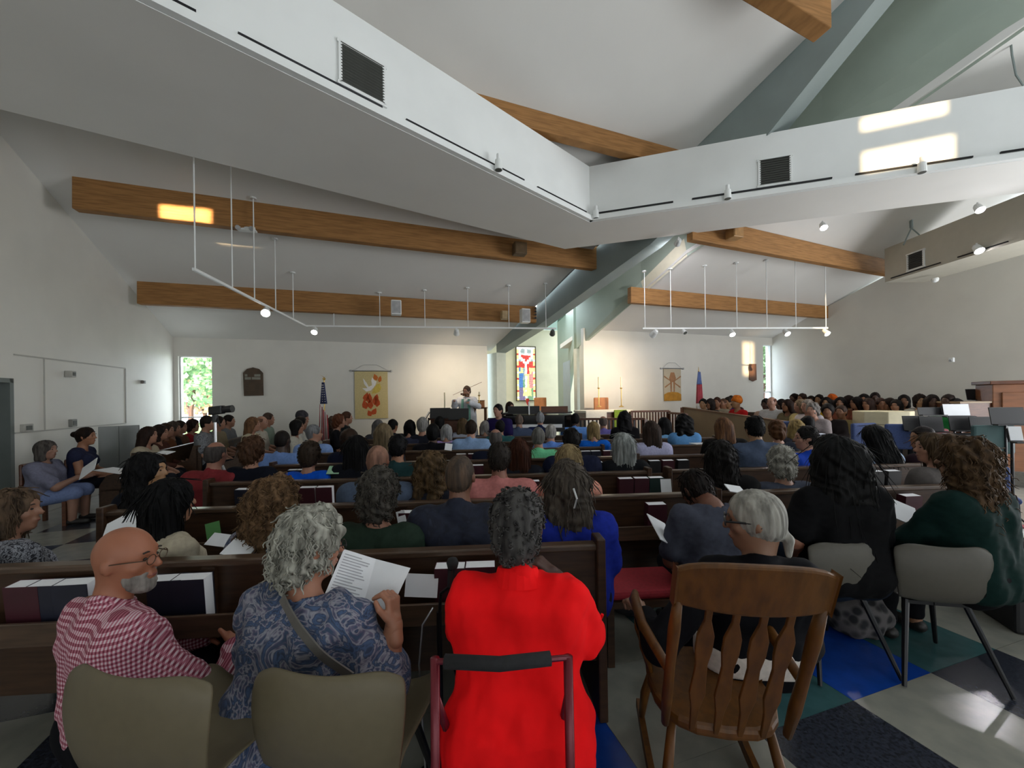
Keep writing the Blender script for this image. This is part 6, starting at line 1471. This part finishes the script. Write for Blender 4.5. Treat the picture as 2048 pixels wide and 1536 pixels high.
M_vio = mat('varnished violin wood', (.16, .05, .015), .3); MB().prism([vc+vd*y+vx*x for x, y in vp], vz*.035).build('violin_body', M_vio, vi); MB().bar(vc+vd*.3+vz*.04, vc+vd*.58+vz*.035, .022, .015).build('neck', M_black, vi); MB().tube([vc+vd*.58+vz*.03, vc+vd*.62+vz*.02], .018, 8).build('scroll', M_vio, vi)
MB().tube([vc+vd*.2+vx*.30+vz*.06-UP*.05, vc+vd*.22-vx*.40+vz*.1+UP*.22], .005, 5).build('bow', M_walnut, vi)
# seated musicians
r_, J = person('musician in purple shirt with dark hair and hand to the mouth facing the nave', 996, 812, 7.9, 'short', '161214', '221a4a', face=200, turn=15, group='musicians in the chancel', baseh=.12, sk='p', showface=True)
person('pianist with dark hair behind the grand piano', 1020, 806, 9.3, 'bob', '33221c', '3a2a28', face=150, group='musicians in the chancel', baseh=.30, sk='p', showface=True)
# ---- choir on the right
GC = 'choir and orchestra on the right'
def rwZ(px):
    u, _ = ray(px, 797); s_ = (u*CR.y-CR.x)/(-E2.x+u*E2.y); return (CR-E2*s_).y
ch = [(1406, 799, 9.6, 'short', '120f0e', '1c1c24', 'black haired choir member at the left end of the choir'), (1420, 800, 9.6, 'bob', '2a2220', '2a2a30', 'choir member in black second from the left end'), (1434, 797, 9.6, 'short', '3a2018', '8a8270', 'choir member in cream third from the left end'), (1446, 799, 9.6, 'buzz', '5a4030', '9a8c60', 'choir member with shaved head in tan shirt'), (1456, 796, 9.6, 'short', '2a2420', '3a2a66', 'choir member in violet shirt beside the orange headwrap'),
      (1472, 797, 9.0, 'headwrap', 'c86a18', 'a81c1c', 'woman in orange headwrap and red dress at the choir parapet'), (1462, 794, 10.2, 'short', '2a1c16', '4a2a2a', 'choir member behind the orange headwrap'),
      (1543, 794, 8.6, 'fringe', '6a4438', 'c0c0c0', 'balding man in white shirt turned left in the choir'), (1532, 800, 9.2, 'wavyshort', '1a1412', 'b89a88', 'choir member half hidden behind the balding man'),
      (1562, 801, 8.8, 'bob', '1c1412', '4a4034', 'woman with dark bob right of the balding man'), (1574, 800, 8.2, 'long', '2a1a14', '6a6048', 'woman with dark hair in olive top in the choir'), (1600, 800, 7.8, 'bob', '84705a', 'b0a070', 'blond woman in pale yellow jacket in the choir'), (1614, 801, 7.6, 'short', '8a8078', 'b8b0b4', 'grey haired man in white shirt in the choir'), (1625, 808, 7.2, 'wavyshort', '7a7470', '8a8080', 'grey haired person in front of the white shirted man'),
      (1588, 788, 10.0, 'short', '20140f', '5a2a20', 'choir member in rust top in the rear choir row'), (1604, 790, 9.8, 'short', '33211a', '6a3020', 'choir member in red brown top, rear choir row'), (1622, 793, 9.6, 'bob', '20140f', '7a2018', 'choir member in red, rear choir row'), (1638, 790, 9.5, 'short', '1a110e', 'a07a1a', 'choir member in mustard yellow, rear choir row'), (1652, 796, 9.0, 'long', '1a1210', 'b08a20', 'choir member with long hair in gold'), (1664, 793, 9.2, 'headwrap', 'c85a10', 'b83818', 'choir woman in bright orange headwrap'),
      (1680, 797, 8.6, 'long', '140d0b', '6a3a28', 'choir woman with long black hair in brown'), (1696, 793, 9.0, 'bob', '20120e', 'a06a60', 'choir woman in dusty pink'), (1655, 812, 7.4, 'afro', '141010', '1a1414', 'person with dark round hair in front of the choir'), (1682, 812, 7.6, 'short', '3a2a22', '8c7a50', 'person in olive gold top in front of the choir'), (1712, 796, 8.4, 'long', '140d0c', '7a4030', 'choir woman with black hair in terracotta'), (1727, 791, 8.8, 'long', '0f0b0a', '33241e', 'tall choir woman with long black hair'),
      (1736, 800, 8.2, 'bob', '33221c', 'a08c80', 'choir woman in beige behind the font'), (1750, 787, 8.8, 'bun', '1c1210', '5a4038', 'tall choir member with hair up near the font'), (1762, 799, 8.2, 'short', '3c2620', '4a3a4a', 'choir member in mauve behind the font'), (1778, 797, 8.1, 'long', '20130f', 'a8a4a0', 'choir woman in white behind the font'), (1792, 800, 7.9, 'bob', '16100e', 'b0aca8', 'choir woman in white right of the font'), (1808, 793, 8.3, 'bob', '140e0d', '2c2420', 'choir member with black hair above the band stands'),
      (1840, 793, 7.8, 'wavyshort', '20140f', 'b4b0a6', 'player in white blouse behind the music stands'), (1864, 791, 7.6, 'long', '1c1210', 'b4b0a6', 'player with dark hair and white blouse left of the green shirt'), (1896, 793, 7.3, 'short', '20140f', '1f6a38', 'player in green shirt'), (1912, 800, 7.2, 'afro', '0f0b0b', '16161a', 'player with black hair right of the green shirt')]
rr = random.Random(9)
for k, (px, py, Z, hs, hc, sc_, lb) in enumerate(ch):
    Z = min(Z, rwZ(px)-.35) if px > 1550 else Z
    person(lb, px, py, Z, hs, hc, sc_, face=rr.choice((-100, -118, -135)), turn=rr.choice((0, 0, -20, 20)), build='f' if hs in ('long', 'bob', 'bun', 'headwrap', 'wavyshort') else 'm', sleeve=rr.choice('sl'), sk='p' if k in (7, 11, 12, 13) else rr.choice('tadt'), group=GC, baseh=.25, L=.08, showface=True)
for k, (t_, lb) in enumerate(((1.2, 'rear choir pew along the right wall'), (2.1, 'front choir pew along the right wall'))):
    P = CR-E1*t_-E2*(.6); p_ = pew((P.x, P.y, .25), PSI+R(-90), 3.9, lb, rack=False, group='choir pews')
# ================================================================== TRACK LIGHTS, LAMPS, SPEAKERS
def lamp(P, aim, name, label, lit=True, power=0, col=(1, .86, .66), size=.06, angle=55, body=M_white, grp='track spotlights', blend=1.0):
    P, aim = Vector(P), Vector(aim); d = (aim-P).normalized(); e = empty(name, P, 0, label, 'lamp', grp)
    x = d.cross(UP); x = x.normalized() if x.length > .01 else Vector((1, 0, 0)); y = x.cross(d)
    k = size/.06
    MB().tube([(0, 0, 0), tuple(-UP*.05*k)], .012*k, 6).build('stem', body, e); c = -UP*.07*k
    MB().tube([c-d*.05*k, c-d*.02*k, c+d*.09*k], [.028*k, .045*k, .060*k], 14).build('lamp_can', body, e, smooth=False)
    MB().tube([c+d*.088*k, c+d*.094*k], [.054*k, .050*k], 14).build('lens', (M_lens if col[2] < .9 else M_glowcool) if lit else M_grille, e)
    if power:
        ld = bpy.data.lights.new('spot', 'SPOT'); ld.energy = power; ld.color = col; ld.spot_size = R(angle); ld.spot_blend = blend; ld.shadow_soft_size = .05; lo = bpy.data.objects.new('spot_beam', ld); COL.objects.link(lo); lo.parent = e; lo.location = c+d*.11*k; lo.rotation_euler = d.to_track_quat('-Z', 'Y').to_euler()
    return e
def track(name, pts, hang, label):
    e = empty(name, pts[0], 0, label, 'light track', 'suspended light tracks'); o = Vector(pts[0])
    for a, b in zip(pts, pts[1:]): MB().bar(Vector(a)-o, Vector(b)-o, .035, .035).build('track_bar', M_white, e)
    for P in hang:
        P = Vector(P); fn = zL if P.x < 2 else zR; MB().tube([P-o, Vector((P.x, P.y, fn(P)))-o], .009, 6).build('hanging_rod', M_white, e); MB().lathe([(.05, -.025), (.05, 0)], Vector((P.x, P.y, fn(P)-.003))-o, 10).build('ceiling_plate', M_white, e)
ZT = 3.3
def tp(px, a, b):                                 # point at column px on the track from a to b
    u, _ = ray(px, 655); k = (u*a.y-a.x)/((b.x-a.x)-u*(b.y-a.y)); return a+(b-a)*k
t1, t2, t3 = WH(387, 538, ZT), WH(612, 652, ZT), WH(1112, 657, ZT)
track('light_track_left', [t1, t2, t3], [tp(p, t1, t2) for p in (392, 466, 510, 552, 587)]+[tp(p, t2, t3) for p in (668, 760, 850, 936, 1018, 1092)], 'white suspended light track over the left altar side')
zT2 = 1.6+ray(1460, 658)[1]*9.0; t4, t5 = WH(1285, 657, zT2), WH(1655, 656, zT2)
track('light_track_right', [t4, t5], [tp(p, t4, t5) for p in (1290, 1342, 1411, 1474, 1534, 1592, 1652)], 'white suspended light track over the right altar side')
def below(p, dz): return Vector(p)-UP*dz
l1, l2, l3, l4 = tp(533, t1, t2), tp(630, t2, t3), tp(913, t2, t3), tp(1105, t2, t3)
lamp(l1, l1+Vector((1.0, -2.2, -1.6)), 'track_spotlight', 'bright track spotlight on the slanting left track', True, 26, size=.075)
lamp(l2, l2+Vector((.25, -1.2, -1.2)), 'track_spotlight', 'lit track spotlight at the bend of the left track', True, 22, size=.07)
lamp(l3, W(912, 775, 11.2), 'track_spotlight', 'lit track spotlight above the violinist', True, 150, col=(1, .82, .60), size=.07, angle=110)
lamp(l4, W(1090, 780, 13.0), 'track_spotlight', 'unlit grey track spotlight in front of the niche', False, 75, col=(1, .82, .50), size=.07, body=M_grille, angle=110)  # lamp is off; a warm spot beam is added to light the niche
m1, m2, m3, m4, m5 = [tp(p, t4, t5) for p in (1310, 1367, 1462, 1570, 1649)]
lamp(m1, W(1206, 775, 10.8), 'track_spotlight', 'lit track spotlight aimed at the altar', True, 185, col=(1, .78, .54), size=.075, angle=110)
lamp(m2, m2+Vector((.3, -1, -1)), 'track_spotlight', 'small unlit spotlight right of the altar lamp', False, 0, size=.05)
lamp(m3, m3+Vector((0, -.9, -1.2)), 'track_spotlight', 'lit track spotlight in the middle of the right track', True, 45, size=.065); lamp(m4, m4+Vector((.2, -1, -1)), 'track_spotlight', 'lit track spotlight fourth on the right track', True, 45, size=.065); lamp(m5, m5+Vector((.2, -1, -1)), 'track_spotlight', 'lit track spotlight at the end of the right track', True, 45, size=.065)
# ring spotlights (off) and downlights
def ringlamp(px, py, a, b, n, label):
    P = on_side(px, py, a, b, n); e = empty('ring_spotlight', P+n*.012, 0, label, 'lamp', 'white can spotlights on the ring')
    MB().bar(Vector((0, 0, -.02)), n*.10+UP*-.02, .02, .02).build('arm', M_white, e); c = n*.11
    MB().tube([c+UP*.11, c+UP*.02], .026, 12).build('lamp_neck', M_white, e); MB().tube([c+UP*.03, c-UP*.10], [.045, .052], 14).build('lamp_can', M_white, e); MB().tube([c-UP*.099, c-UP*.104], .044, 14).build('lens', M_grille, e)
dd_ = Vector((1180-990, 0, 0))
ringlamp(985, 333, ci, li, nl, 'white can spotlight on the left ring face'); ringlamp(1180, 430, ci, li, nl, 'white can spotlight at the ring corner'); ringlamp(1452, 392, ci, ri, nr, 'white can spotlight below the square vent'); ringlamp(1832, 340, ci, ri, nr, 'white can spotlight near the sunlit patch')
def downlight(P, label, power=30, aim=None, sz=.062): lamp(P, aim or Vector(P)+Vector((-.3, -.9, -1.2)), 'downlight', label, True, power, col=(.98, .95, 1.0), size=sz, angle=110, grp='lit downlights', blend=.9)
def on_roof(px, py): return WP(px, py, zR)
p1_ = WH(1645, 441, 4.57); downlight(W(1645, 442, 7.2), 'bright downlight under the right roof', 40)
downlight(W(1357, 474, 7.3), 'bright lamp at the top of the pale leg beam', 60, aim=W(1325, 540, 8.4)); downlight(W(1955, 405, 6.3), 'bright downlight near the small brown beam', 36); downlight(on_side(1962, 486, xa, xb, n2)+n2*.08, 'bright spotlight on the beige box', 46, sz=.07)
def sbox(px, py, Z, w_, h_, d_, m, label, name, grill=None):
    P = W(px, py, Z); e = empty(name, P, PSI, label, 'speaker'); MB().box(-w_/2, w_/2, -d_, 0, -h_/2, h_/2).build('cabinet', m, e, bevel=.015); MB().box(-w_*.42, w_*.42, -d_-.008, -d_, -h_*.42, h_*.42).build('grille', grill or m, e)
M_spw = mat('off white speaker grille', (.46, .46, .46), .7)
sbox(792, 618, 9.0, .22, .32, .2, M_white, 'white loudspeaker on the rear left timber beam', 'loudspeaker', M_spw); sbox(1047, 634, 9.9, .22, .34, .2, M_white, 'white loudspeaker near the end of the rear left beam', 'loudspeaker', M_spw)
sbox(1036, 502, 8.2, .26, .24, .2, mat('dark beam box', (.13, .08, .035), .5), 'dark brown box on the front left timber beam', 'projector_box'); sbox(1007, 632, 9.8, .17, .2, .16, mat('pale wood box', (.42, .29, .14), .5), 'pale wooden box on the rear left beam', 'beam_box'); sbox(1460, 470, 7.55, .24, .22, .2, mat('amber wood box', (.46, .25, .09), .5), 'amber wooden box on the right timber beam', 'beam_box')
el = W(494, 459, 6.75); ee = empty('emergency_light', el, R(15), 'small emergency light under the front left beam', 'lamp'); MB().box(-.14, .14, -.06, .06, -.03, .03).build('housing', M_white, ee, bevel=.01)
for sx in (-1, 1): MB().tube([(sx*.1, -.05, .0), (sx*.1, -.11, -.02)], [.03, .04], 10).build('lamp_head', M_spw, ee)
dm = W(1870, 560, 8.3); de = empty('dome_camera', dm, 0, 'small white dome camera below the beige box', 'camera'); MB().lathe([(.02, -.05), (.05, -.03), (.06, 0), (.06, .03)], n=14).build('dome', M_white, de); MB().tube([(0, 0, .03), (.08, .02, .05)], .015, 6).build('bracket', M_white, de)
s_ = 3.9; dv = empty('wall_sensor', W(1905, 720, rwZ(1905)-.05), PSI, 'small white sensor on the right wall', 'wall fixture'); MB().box(-.06, 0, -.04, .04, -.05, .05).build('housing', M_white, dv, bevel=.01); MB().tube([(-.06, 0, 0), (-.09, 0, -.02)], .025, 10).build('lens', M_spw, dv)
# added lamp, makes the warm sun patch on the left timber beam
beam_light('sun_patch_lamp', W(408, 444, 6.75), .30, .10, 3.6)
